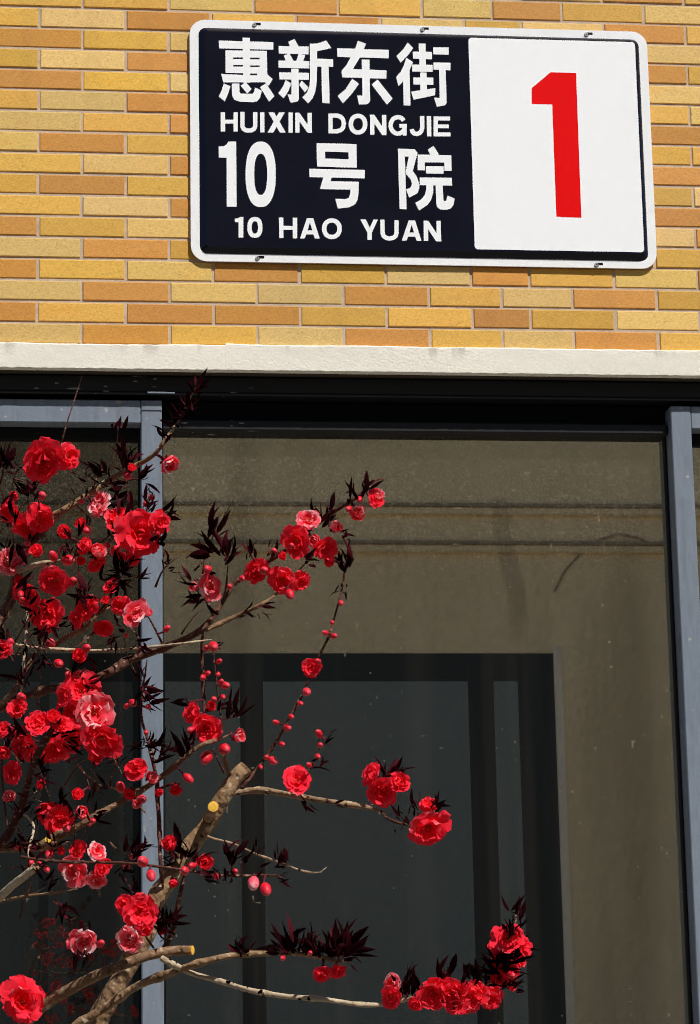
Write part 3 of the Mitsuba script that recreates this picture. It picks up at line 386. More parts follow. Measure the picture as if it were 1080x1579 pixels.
BRANCHES = [
 ('trunk',0,2,[0.0466,-3.2800,1.5547,0.01086,0.0656,-3.2838,1.6232,0.01046,0.0814,-3.2860,1.6606,0.01003,0.0972,-3.2880,1.6952,0.00960,0.1227,-3.2907,1.7388,0.00918,0.1376,-3.2927,1.7740,0.00874,0.1616,-3.2954,1.8194,0.00831,0.1827,-3.2972,1.8467,0.00786,0.1918,-3.2981,1.8628,0.00740,0.2155,-3.3000,1.8902,0.00695]),
 ('limb',0,0,[0.0441,-3.2000,1.5533,0.00970,-0.0166,-3.2088,1.6254,0.00892,-0.0448,-3.2035,1.7097,0.00820,-0.0492,-3.2131,1.8306,0.00747,-0.0422,-3.2326,1.9022,0.00667,-0.0380,-3.2452,1.9808,0.00589,-0.0327,-3.2386,2.0382,0.00514,-0.0285,-3.2289,2.0780,0.00438]),
 ('stub',0,1,[0.1804,-3.3050,1.8429,0.00510,0.1812,-3.3600,1.8478,0.00470]),
 ('limb',0.3,1,[-0.0112,-3.3300,1.6100,0.00605,0.0085,-3.3338,1.6520,0.00586,0.0284,-3.3342,1.6711,0.00567,0.0561,-3.3546,1.6903,0.00543,0.0837,-3.3675,1.7028,0.00521,0.1173,-3.3637,1.7135,0.00503,0.1401,-3.3551,1.7183,0.00485,0.1613,-3.3624,1.7195,0.00463]),
 ('branch',-0.4,0,[0.1338,-3.3700,1.7125,0.00288,0.1393,-3.3732,1.7091,0.00278,0.1583,-3.3653,1.7004,0.00270,0.1914,-3.3725,1.6904,0.00260,0.2061,-3.3898,1.6843,0.00249,0.2492,-3.4054,1.6754,0.00239,0.2938,-3.4034,1.6705,0.00230,0.3259,-3.3968,1.6685,0.00222,0.3490,-3.4052,1.6729,0.00213,0.3703,-3.4243,1.6765,0.00202,0.3946,-3.4333,1.6797,0.00193,0.4152,-3.4247,1.6844,0.00184,0.4296,-3.4166,1.6900,0.00176,0.4340,-3.4271,1.7083,0.00167,0.4386,-3.4460,1.7306,0.00157,0.4400,-3.4500,1.7459,0.00147]),
 ('branch',0.1,0,[0.0316,-3.3000,1.6236,0.00468,0.0622,-3.3142,1.6578,0.00438,0.1032,-3.3280,1.6843,0.00409,0.1398,-3.3580,1.7004,0.00376,0.1669,-3.3786,1.7079,0.00345,0.1911,-3.3798,1.7131,0.00316,0.2077,-3.3727,1.7147,0.00289,0.2510,-3.3921,1.7132,0.00258,0.2709,-3.4155,1.7085,0.00227,0.2940,-3.4317,1.7039,0.00198]),
 ('branch',-0.12,0,[0.1990,-3.3000,1.8649,0.00362,0.2112,-3.2981,1.8681,0.00342,0.2237,-3.3042,1.8684,0.00321,0.2633,-3.3322,1.8593,0.00298,0.2947,-3.3429,1.8533,0.00278,0.3231,-3.3382,1.8485,0.00258,0.3435,-3.3381,1.8425,0.00239]),
 ('twig',0.8,0,[0.3363,-3.3450,1.8442,0.00155,0.3416,-3.3537,1.8356,0.00142,0.3524,-3.3609,1.8314,0.00130,0.3637,-3.3498,1.8301,0.00119,0.3757,-3.3484,1.8311,0.00107]),
 ('twig',0.75,0,[0.2119,-3.3000,1.8716,0.00193,0.2271,-3.2923,1.8904,0.00187,0.2386,-3.2856,1.9056,0.00180,0.2506,-3.2968,1.9241,0.00172,0.2613,-3.3013,1.9434,0.00165,0.2718,-3.2888,1.9616,0.00158,0.2789,-3.2744,1.9766,0.00152,0.2810,-3.2772,1.9810,0.00144,0.2893,-3.2889,2.0011,0.00136,0.2962,-3.2914,2.0145,0.00129,0.3051,-3.2763,2.0404,0.00122,0.3141,-3.2623,2.0688,0.00116,0.3163,-3.2665,2.0869,0.00108,0.3203,-3.2789,2.0998,0.00100]),
 ('twig',0.9,0,[0.2602,-3.3300,1.8623,0.00131,0.2716,-3.3347,1.8833,0.00116,0.2799,-3.3254,1.8968,0.00100,0.2881,-3.3181,1.9166,0.00085]),
 ('branch',0.66,0,[-0.0389,-3.2400,1.9456,0.00504,-0.0134,-3.2412,1.9566,0.00487,0.0061,-3.2376,1.9651,0.00470,0.0263,-3.2540,1.9707,0.00449,0.0519,-3.2689,1.9734,0.00428,0.0890,-3.2686,1.9845,0.00411,0.1053,-3.2578,1.9962,0.00395,0.1291,-3.2618,2.0036,0.00377,0.1554,-3.2809,2.0135,0.00356,0.1775,-3.2933,2.0232,0.00337,0.1939,-3.2884,2.0472,0.00320,0.2058,-3.2792,2.0678,0.00303,0.2216,-3.2853,2.0780,0.00285,0.2364,-3.3032,2.0858,0.00264,0.2518,-3.3115,2.0942,0.00246,0.2725,-3.3041,2.1116,0.00228,0.2884,-3.2960,2.1254,0.00211,0.3057,-3.3055,2.1355,0.00192,0.3181,-3.3228,2.1406,0.00172,0.3314,-3.3279,2.1515,0.00154,0.3435,-3.3171,2.1649,0.00136]),
 ('branch',0.2,0,[0.1792,-3.3050,2.0193,0.00244,0.1999,-3.2986,2.0304,0.00224,0.2178,-3.3053,2.0373,0.00204,0.2306,-3.3146,2.0424,0.00183,0.2449,-3.3063,2.0533,0.00163,0.2632,-3.2914,2.0732,0.00144,0.2797,-3.2905,2.0917,0.00124]),
 ('twig',-0.35,0,[-0.0353,-3.2700,2.0171,0.00159,-0.0132,-3.2824,2.0113,0.00155,0.0262,-3.2976,2.0033,0.00151,0.0654,-3.2957,2.0017,0.00148,0.0961,-3.3003,2.0016,0.00144,0.1328,-3.3240,2.0007,0.00139,0.1612,-3.3448,2.0008,0.00135,0.1821,-3.3460,2.0037,0.00132]),
 ('twig',0.3,0,[0.0352,-3.2700,2.0079,0.00276,0.0534,-3.2766,2.0204,0.00251,0.0654,-3.2932,2.0225,0.00225,0.0786,-3.2989,2.0351,0.00201,0.0945,-3.2917,2.0476,0.00177,0.1019,-3.2882,2.0514,0.00153]),
 ('limb',0.6,0,[-0.0422,-3.2400,1.9197,0.00736,-0.0258,-3.2571,2.0038,0.00686,-0.0127,-3.2587,2.0359,0.00637,-0.0009,-3.2500,2.0740,0.00589,0.0075,-3.2556,2.1040,0.00538,0.0223,-3.2730,2.1200,0.00484,0.0369,-3.2817,2.1334,0.00432]),
 ('branch',0.1,0,[0.0345,-3.2700,2.1334,0.00403,0.0443,-3.2791,2.1391,0.00368,0.0651,-3.2807,2.1534,0.00335,0.0849,-3.2747,2.1683,0.00303,0.1088,-3.2861,2.1792,0.00268,0.1321,-3.3078,2.1888,0.00233,0.1416,-3.3155,2.2003,0.00199,0.1519,-3.3074,2.2171,0.00166,0.1634,-3.3033,2.2401,0.00133,0.1709,-3.3153,2.2543,0.00099]),
 ('branch',-0.25,0,[-0.0299,-3.2500,2.0840,0.00372,-0.0144,-3.2544,2.0832,0.00356,0.0041,-3.2677,2.0851,0.00339,0.0256,-3.2967,2.0838,0.00321,0.0432,-3.3101,2.0849,0.00304]),
 ('twig',-0.4,0,[0.0130,-3.2800,2.0527,0.00159,0.0119,-3.2772,2.0408,0.00156,0.0099,-3.2888,2.0047,0.00152,0.0077,-3.2902,1.9738,0.00148,0.0061,-3.2767,1.9404,0.00146]),
 ('branch',0.45,0,[-0.0402,-3.2500,1.9245,0.00306,-0.0129,-3.2680,1.9545,0.00274,-0.0006,-3.2873,1.9639,0.00242,0.0089,-3.2919,1.9809,0.00212,0.0219,-3.2878,2.0012,0.00182,0.0267,-3.2890,2.0109,0.00152]),
 ('limb',0.3,0,[-0.0470,-3.2400,1.8208,0.00517,-0.0117,-3.2604,1.8217,0.00483,0.0124,-3.2710,1.8211,0.00452,0.0322,-3.2982,1.8197,0.00417,0.0521,-3.3220,1.8203,0.00384]),
 ('stub',0.15,1,[0.0322,-3.3000,1.8189,0.00328,0.0327,-3.3150,1.8234,0.00308]),
 ('branch',0.42,0,[0.0256,-3.3000,1.8195,0.00447,0.0392,-3.2978,1.8274,0.00418,0.0522,-3.3097,1.8321,0.00387,0.0750,-3.3201,1.8439,0.00356,0.1001,-3.3134,1.8581,0.00328,0.1236,-3.3051,1.8726,0.00300,0.1425,-3.3128,1.8849,0.00270,0.1572,-3.3303,1.8964,0.00238,0.1724,-3.3367,1.9075,0.00208,0.1904,-3.3267,1.9136,0.00180,0.2012,-3.3181,1.9207,0.00150]),
 ('twig',0.95,0,[0.1764,-3.3200,1.9145,0.00228,0.1766,-3.3199,1.9447,0.00205,0.1757,-3.3084,1.9831,0.00182,0.1750,-3.3141,2.0097,0.00158,0.1766,-3.3285,2.0177,0.00133]),
 ('twig',0.85,0,[0.1916,-3.3200,1.9326,0.00108,0.1893,-3.3120,1.9562,0.00099,0.1861,-3.3172,1.9816,0.00089,0.1848,-3.3220,2.0053,0.00079]),
 ('twig',0.85,0,[0.1320,-3.3200,1.8787,0.00191,0.1265,-3.3254,1.9014,0.00174,0.1232,-3.3177,1.9174,0.00158,0.1176,-3.3080,1.9387,0.00142,0.1192,-3.3159,1.9630,0.00125,0.1229,-3.3298,1.9882,0.00108]),
 ('twig',0.85,0,[0.1342,-3.2800,1.8833,0.00218,0.1342,-3.2799,1.8651,0.00218,0.1352,-3.2967,1.8333,0.00216,0.1356,-3.3138,1.8037,0.00214,0.1369,-3.3096,1.7887,0.00214,0.1385,-3.2998,1.7764,0.00215]),
 ('twig',0.9,0,[0.0084,-3.3400,1.8056,0.00152,0.0352,-3.3365,1.8027,0.00148,0.0876,-3.3407,1.7995,0.00144,0.1122,-3.3572,1.7967,0.00138,0.1515,-3.3628,1.7907,0.00134,0.1918,-3.3530,1.7865,0.00130,0.2164,-3.3457,1.7868,0.00126,0.2368,-3.3558,1.7858,0.00122,0.2414,-3.3700,1.7829,0.00117]),
 ('twig',-0.2,0,[0.1722,-3.3000,1.8309,0.00132,0.1794,-3.2998,1.8266,0.00126,0.2029,-3.2986,1.8200,0.00120,0.2224,-3.3170,1.8086,0.00113,0.2422,-3.3363,1.7991,0.00107,0.2626,-3.3387,1.7916,0.00101,0.2813,-3.3299,1.7904,0.00095,0.2869,-3.3291,1.7951,0.00089]),
 ('limb',-0.45,2,[-0.0433,-3.2700,1.7509,0.00448,-0.0105,-3.3017,1.7737,0.00424,0.0074,-3.3322,1.7853,0.00400,0.0219,-3.3505,1.7958,0.00378]),
 ('twig',0.3,0,[-0.0406,-3.2700,1.7657,0.00155,-0.0108,-3.2820,1.7704,0.00143,0.0142,-3.3059,1.7737,0.00130,0.0365,-3.3186,1.7749,0.00118,0.0600,-3.3168,1.7783,0.00106]),
 ('twig',0.9,0,[0.0143,-3.3100,1.7734,0.00094,0.0177,-3.3147,1.7854,0.00083,0.0212,-3.3227,1.7964,0.00071]),
 ('twig',-0.45,0,[0.0065,-3.3000,1.8518,0.00131,0.0124,-3.3002,1.8470,0.00128,0.0184,-3.2946,1.8415,0.00126,0.0180,-3.3109,1.8269,0.00122,0.0159,-3.3314,1.8039,0.00117]),
 ('limb',0.85,0,[0.1366,-3.3400,1.7208,0.00292,0.1463,-3.3455,1.7405,0.00263,0.1491,-3.3630,1.7618,0.00232,0.1532,-3.3627,1.7803,0.00204,0.1568,-3.3520,1.7956,0.00176]),
 ('limb',0.8,0,[-0.0449,-3.2600,1.7992,0.00542,-0.0055,-3.2756,1.8316,0.00481,0.0098,-3.2868,1.8634,0.00420,0.0210,-3.3160,1.8952,0.00357,0.0438,-3.3411,1.9342,0.00296,0.0496,-3.3403,1.9600,0.00238]),
 ('twig',0.9,0,[0.0366,-3.3200,2.1724,0.00079,0.0425,-3.3285,2.1924,0.00075,0.0503,-3.3292,2.2206,0.00070,0.0582,-3.3184,2.2489,0.00066,0.0624,-3.3211,2.2616,0.00062]),
 ('twig',0.05,0,[0.0882,-3.3100,1.9071,0.00084,0.1009,-3.3240,1.8808,0.00071]),
 ('twig',0.9,0,[0.1380,-3.3000,2.0078,0.00110,0.1238,-3.3079,2.0336,0.00097,0.1092,-3.3281,2.0501,0.00084]),
 ('twig',0.9,0,[0.1563,-3.3000,2.0165,0.00110,0.1645,-3.3070,2.0282,0.00097,0.1717,-3.3105,2.0356,0.00085]),
 ('twig',0.2,2,[0.2028,-3.2900,1.8769,0.00242,0.1987,-3.3062,1.8860,0.00226,0.1942,-3.3127,1.9003,0.00211]),
 ('twig',0.9,0,[0.1962,-3.2900,1.8867,0.00121,0.1896,-3.2998,1.8977,0.00109,0.1835,-3.3118,1.9083,0.00096]),
 ('twig',0.9,0,[0.1677,-3.3200,2.0735,0.00097,0.1790,-3.3165,2.0866,0.00089,0.1844,-3.3088,2.1007,0.00082,0.1862,-3.3211,2.1138,0.00073]),
 ('twig',0.8,0,[0.1869,-3.3000,2.0338,0.00183,0.1794,-3.3056,2.0483,0.00155,0.1748,-3.3239,2.0665,0.00125,0.1785,-3.3258,2.0909,0.00097]),
 ('twig',0.9,0,[0.1962,-3.3000,2.0494,0.00110,0.1987,-3.3118,2.0659,0.00092,0.1987,-3.3319,2.0836,0.00073]),
 ('twig',0.9,0,[0.0076,-3.2600,2.1031,0.00149,0.0129,-3.2613,2.1351,0.00121,0.0110,-3.2758,2.1573,0.00093]),
 ('twig',0.9,0,[-0.0211,-3.2600,2.1480,0.00124,-0.0128,-3.2608,2.1798,0.00100,-0.0097,-3.2744,2.2021,0.00075]),
 ('twig',0.9,0,[0.0713,-3.2800,2.1555,0.00149,0.0773,-3.2843,2.1717,0.00121,0.0863,-3.2984,2.1831,0.00093]),
 ('twig',0.9,0,[0.1053,-3.2800,2.1787,0.00149,0.1049,-3.2913,2.1894,0.00121,0.1031,-3.3117,2.1952,0.00092]),
 ('twig',0.9,0,[0.0777,-3.2800,2.0385,0.00184,0.0927,-3.2909,2.0602,0.00165,0.0989,-3.2878,2.0796,0.00147,0.1083,-3.2823,2.1059,0.00130,0.1263,-3.2949,2.1285,0.00111]),
 ('twig',0.9,0,[0.1077,-3.3000,2.1053,0.00123,0.1289,-3.3065,2.1228,0.00107,0.1427,-3.3140,2.1319,0.00092]),
 ('twig',0.9,0,[0.0433,-3.2800,2.0909,0.00123,0.0591,-3.2895,2.0947,0.00113,0.0775,-3.2857,2.1050,0.00103,0.0958,-3.2885,2.1202,0.00092]),
 ('twig',0.9,0,[0.0238,-3.2700,1.9046,0.00158,0.0478,-3.2851,1.9165,0.00127,0.0714,-3.3120,1.9370,0.00096]),
 ('twig',0.9,0,[-0.0045,-3.2700,1.8333,0.00121,-0.0082,-3.2804,1.8630,0.00108,-0.0105,-3.3022,1.8935,0.00096,-0.0060,-3.3051,1.9232,0.00084]),
 ('twig',0.9,0,[0.4141,-3.4000,1.6845,0.00104,0.4303,-3.4093,1.6941,0.00086,0.4398,-3.4081,1.7110,0.00069]),
 ('twig',0.9,0,[0.4194,-3.4200,1.6797,0.00086,0.4320,-3.4309,1.6797,0.00077,0.4425,-3.4374,1.6838,0.00068]),
 ('twig',0.9,0,[0.1274,-3.3500,1.7227,0.00105,0.1184,-3.3601,1.7348,0.00090,0.1131,-3.3819,1.7507,0.00075]),
 ('twig',0.9,0,[0.0829,-3.3500,1.7015,0.00093,0.0826,-3.3661,1.7150,0.00081,0.0766,-3.3774,1.7258,0.00069]),
 ('twig',0.9,0,[0.0522,-3.3000,1.8330,0.00096,0.0574,-3.3137,1.8411,0.00083,0.0633,-3.3119,1.8490,0.00071]),
 ('twig',0.9,0,[0.3286,-3.3300,1.8500,0.00096,0.3370,-3.3282,1.8616,0.00084,0.3428,-3.3378,1.8784,0.00072]),
 ('twig',0.9,0,[-0.0066,-3.2800,1.6476,0.00142,0.0053,-3.3146,1.6639,0.00117,0.0113,-3.3423,1.6772,0.00092]),
 ('twig',0.9,0,[-0.0023,-3.2854,2.1487,0.00129,-0.0036,-3.2779,2.1625,0.00096,-0.0010,-3.2777,2.1748,0.00062]),
 ('twig',0.9,0,[0.0222,-3.2574,2.1297,0.00129,0.0230,-3.2945,2.1361,0.00094,0.0211,-3.3183,2.1450,0.00061]),
 ('twig',0.8,0,[0.0044,-3.2909,2.0848,0.00095,0.0162,-3.3005,2.0946,0.00078,0.0279,-3.3019,2.1060,0.00061]),
 ('twig',0.9,0,[0.0530,-3.2964,2.0715,0.00117,0.0627,-3.2862,2.0634,0.00089,0.0685,-3.2827,2.0508,0.00061]),
 ('twig',0.9,0,[0.0411,-3.2580,2.0537,0.00120,0.0412,-3.2697,2.0369,0.00091,0.0419,-3.2695,2.0222,0.00061]),
 ('twig',0.8,0,[0.0842,-3.2586,2.0980,0.00123,0.0890,-3.2737,2.1115,0.00092,0.1011,-3.2959,2.1199,0.00061]),
 ('twig',0.6,0,[0.1154,-3.2512,2.0996,0.00114,0.1192,-3.2876,2.1026,0.00087,0.1218,-3.3130,2.1083,0.00061]),
 ('twig',0.6,0,[0.0718,-3.2527,2.1374,0.00102,0.0596,-3.2722,2.1446,0.00082,0.0490,-3.2979,2.1516,0.00061]),
 ('twig',0.8,0,[0.1200,-3.2994,2.1275,0.00094,0.1264,-3.2842,2.1461,0.00078,0.1276,-3.2778,2.1644,0.00062]),
 ('twig',0.8,0,[0.0231,-3.2941,2.0161,0.00124,0.0276,-3.2836,2.0026,0.00093,0.0368,-3.2874,1.9885,0.00061]),
 ('twig',0.6,0,[0.0475,-3.2673,1.9897,0.00112,0.0552,-3.2898,1.9814,0.00086,0.0625,-3.3138,1.9728,0.00060]),
 ('twig',0.8,0,[0.0779,-3.2712,2.0264,0.00110,0.0683,-3.2955,2.0125,0.00085,0.0572,-3.3346,1.9980,0.00060]),
 ('twig',0.9,0,[-0.0009,-3.2880,1.9926,0.00108,-0.0071,-3.2936,2.0064,0.00084,-0.0049,-3.2862,2.0248,0.00061]),
 ('twig',0.9,0,[0.1019,-3.2880,2.0297,0.00123,0.1150,-3.2988,2.0156,0.00091,0.1216,-3.3095,1.9959,0.00061]),
 ('twig',0.9,0,[0.0234,-3.2665,1.9528,0.00127,0.0211,-3.2738,1.9616,0.00094,0.0242,-3.2821,1.9706,0.00061]),
 ('twig',0.6,0,[-0.0004,-3.2866,1.9378,0.00094,0.0038,-3.2892,1.9524,0.00077,0.0095,-3.3000,1.9654,0.00060]),
 ('twig',0.8,0,[0.0602,-3.2563,1.8988,0.00110,0.0664,-3.2946,1.8849,0.00084,0.0698,-3.3410,1.8689,0.00059]),
 ('twig',0.6,0,[0.0299,-3.2561,1.8867,0.00116,0.0216,-3.2853,1.8703,0.00087,0.0068,-3.3090,1.8609,0.00060]),
 ('twig',0.8,0,[0.0059,-3.2858,1.8954,0.00110,0.0018,-3.2866,1.9045,0.00085,-0.0070,-3.2750,1.9124,0.00061]),
 ('twig',0.6,0,[0.0781,-3.2786,1.8717,0.00122,0.0766,-3.2920,1.8824,0.00091,0.0695,-3.3191,1.8903,0.00060]),
 ('twig',0.9,0,[0.0001,-3.2612,1.8438,0.00118,0.0107,-3.2730,1.8295,0.00089,0.0183,-3.2713,1.8146,0.00060]),
 ('twig',0.6,0,[0.0663,-3.2738,1.8300,0.00105,0.0671,-3.2890,1.8415,0.00082,0.0643,-3.2931,1.8541,0.00060]),
 ('twig',0.6,0,[0.0907,-3.2578,1.8253,0.00125,0.0993,-3.2748,1.8156,0.00092,0.1102,-3.2852,1.8095,0.00060]),
 ('twig',0.6,0,[0.0424,-3.2976,1.7864,0.00110,0.0423,-3.2852,1.7781,0.00085,0.0381,-3.2808,1.7697,0.00060]),
 ('twig',0.9,0,[0.1028,-3.2572,1.7950,0.00095,0.1070,-3.2643,1.8087,0.00078,0.1183,-3.2727,1.8189,0.00060]),
 ('twig',0.6,0,[0.0240,-3.2516,1.8689,0.00110,0.0258,-3.2830,1.8750,0.00085,0.0242,-3.3273,1.8796,0.00059]),
 ('twig',0.6,0,[0.1327,-3.2850,2.0646,0.00116,0.1393,-3.2999,2.0784,0.00088,0.1530,-3.3240,2.0857,0.00061]),
 ('twig',0.9,0,[0.0993,-3.2752,1.9452,0.00111,0.1042,-3.2884,1.9501,0.00086,0.1098,-3.2888,1.9565,0.00061]),
 ('twig',0.8,0,[-0.0078,-3.2610,2.0406,0.00121,-0.0044,-3.2894,2.0480,0.00091,0.0045,-3.3176,2.0531,0.00060]),
 ('twig',0.7,0,[0.0823,-3.2500,1.8793,0.00085,0.0678,-3.2767,1.8877,0.00070,0.0570,-3.3120,1.8981,0.00054]),
 ('twig',0.7,0,[-0.0099,-3.2500,2.1434,0.00093,-0.0127,-3.2706,2.1573,0.00074,-0.0210,-3.2898,2.1693,0.00055]),
 ('twig',0.7,0,[0.0808,-3.2500,1.7756,0.00100,0.0809,-3.2810,1.7858,0.00077,0.0845,-3.3031,1.7958,0.00054]),
 ('twig',0.3,0,[0.0095,-3.2500,1.7764,0.00115,0.0212,-3.2757,1.7783,0.00084,0.0318,-3.3119,1.7812,0.00053]),
 ('twig',0.95,0,[-0.0080,-3.2500,1.8247,0.00099,0.0031,-3.2759,1.8234,0.00076,0.0142,-3.3119,1.8209,0.00053]),
 ('twig',0.95,0,[0.0736,-3.2500,2.0859,0.00109,0.0611,-3.2710,2.0919,0.00082,0.0486,-3.3065,2.0945,0.00055]),
 ('twig',0.85,0,[0.0073,-3.2500,1.7570,0.00110,0.0109,-3.2691,1.7759,0.00082,0.0136,-3.2994,1.7937,0.00053]),
 ('twig',0.85,0,[-0.0001,-3.2500,1.8036,0.00083,0.0111,-3.2703,1.8024,0.00068,0.0223,-3.3046,1.7991,0.00053]),
 ('twig',0.7,0,[0.0597,-3.2500,2.0830,0.00084,0.0604,-3.2787,2.0942,0.00069,0.0580,-3.2928,2.1080,0.00055]),
 ('twig',0.7,0,[0.1077,-3.2500,2.1716,0.00083,0.1060,-3.2693,2.1783,0.00069,0.1066,-3.2936,2.1836,0.00056]),
 ('twig',0.95,0,[-0.0065,-3.2500,2.0081,0.00090,0.0076,-3.2706,2.0269,0.00072,0.0150,-3.3055,2.0457,0.00055]),
 ('twig',0.3,0,[-0.0024,-3.2500,2.0665,0.00100,-0.0054,-3.2690,2.0842,0.00077,-0.0131,-3.2972,2.0984,0.00055]),
 ('twig',0.7,0,[-0.0032,-3.2500,2.0936,0.00101,-0.0014,-3.2694,2.1080,0.00078,-0.0043,-3.2929,2.1209,0.00055]),
 ('twig',0.85,0,[0.0210,-3.2500,2.0018,0.00096,0.0041,-3.2810,2.0000,0.00075,-0.0126,-3.3039,1.9974,0.00054]),
 ('twig',0.3,0,[0.0340,-3.2500,1.8707,0.00086,0.0276,-3.2789,1.8816,0.00070,0.0235,-3.3109,1.8926,0.00054]),
 ('twig',0.85,0,[0.0402,-3.2500,1.7779,0.00100,0.0561,-3.2729,1.7877,0.00077,0.0714,-3.3098,1.7964,0.00053]),
 ('twig',0.85,0,[0.0550,-3.2500,1.9565,0.00081,0.0603,-3.2807,1.9614,0.00067,0.0642,-3.2994,1.9687,0.00054]),
 ('twig',0.85,0,[0.0270,-3.2500,1.8072,0.00095,0.0182,-3.2738,1.8147,0.00074,0.0103,-3.2880,1.8237,0.00054]),
 ('twig',0.3,0,[0.0903,-3.2500,2.1870,0.00117,0.0963,-3.2801,2.1992,0.00086,0.0965,-3.3088,2.2124,0.00055]),
 ('twig',0.95,0,[0.0914,-3.2500,2.0648,0.00083,0.1031,-3.2793,2.0667,0.00069,0.1136,-3.3103,2.0694,0.00055]),
 ('twig',0.95,0,[0.0896,-3.2500,1.8798,0.00116,0.0920,-3.2690,1.8885,0.00085,0.0959,-3.2977,1.8952,0.00054]),
 ('twig',0.7,0,[-0.0003,-3.2500,2.0034,0.00107,0.0076,-3.2708,2.0112,0.00081,0.0145,-3.2895,2.0198,0.00055]),
 ('twig',0.7,0,[0.0415,-3.2500,2.0406,0.00116,0.0289,-3.2690,2.0402,0.00085,0.0163,-3.2960,2.0342,0.00055]),
 ('twig',0.7,0,[0.1168,-3.2500,1.9831,0.00117,0.1058,-3.2807,2.0008,0.00085,0.1018,-3.3066,2.0207,0.00055]),
 ('twig',0.95,0,[0.0464,-3.2500,1.8766,0.00087,0.0593,-3.2733,1.8949,0.00071,0.0783,-3.2880,1.9084,0.00054]),
 ('twig',0.3,0,[0.1238,-3.2500,1.8543,0.00096,0.1088,-3.2699,1.8664,0.00075,0.0903,-3.3033,1.8723,0.00054]),
 ('twig',0.95,0,[0.0252,-3.2500,1.9826,0.00085,0.0237,-3.2773,1.9935,0.00070,0.0243,-3.2905,2.0065,0.00055]),
 ('twig',0.3,0,[0.0679,-3.2500,1.8538,0.00113,0.0429,-3.2700,1.8565,0.00083,0.0197,-3.2909,1.8637,0.00054]),
 ('twig',0.95,0,[0.0505,-3.2500,1.8106,0.00103,0.0573,-3.2801,1.8263,0.00078,0.0576,-3.2967,1.8445,0.00054]),
 ('twig',0.85,0,[0.1182,-3.2500,2.1031,0.00114,0.1056,-3.2752,2.1169,0.00084,0.0996,-3.2886,2.1358,0.00056]),
 ('twig',0.95,0,[-0.0224,-3.2500,1.8954,0.00086,-0.0123,-3.2695,1.9053,0.00070,-0.0000,-3.3015,1.9114,0.00054]),
 ('twig',0.85,0,[0.0442,-3.2500,1.7976,0.00088,0.0400,-3.2797,1.8076,0.00070,0.0380,-3.3098,1.8177,0.00053]),
 ('twig',0.85,0,[0.0156,-3.2500,2.1238,0.00102,-0.0072,-3.2703,2.1291,0.00078,-0.0303,-3.3046,2.1275,0.00055]),
 ('twig',0.95,0,[0.0852,-3.2500,2.1370,0.00093,0.0710,-3.2731,2.1503,0.00074,0.0629,-3.2880,2.1685,0.00056]),
]
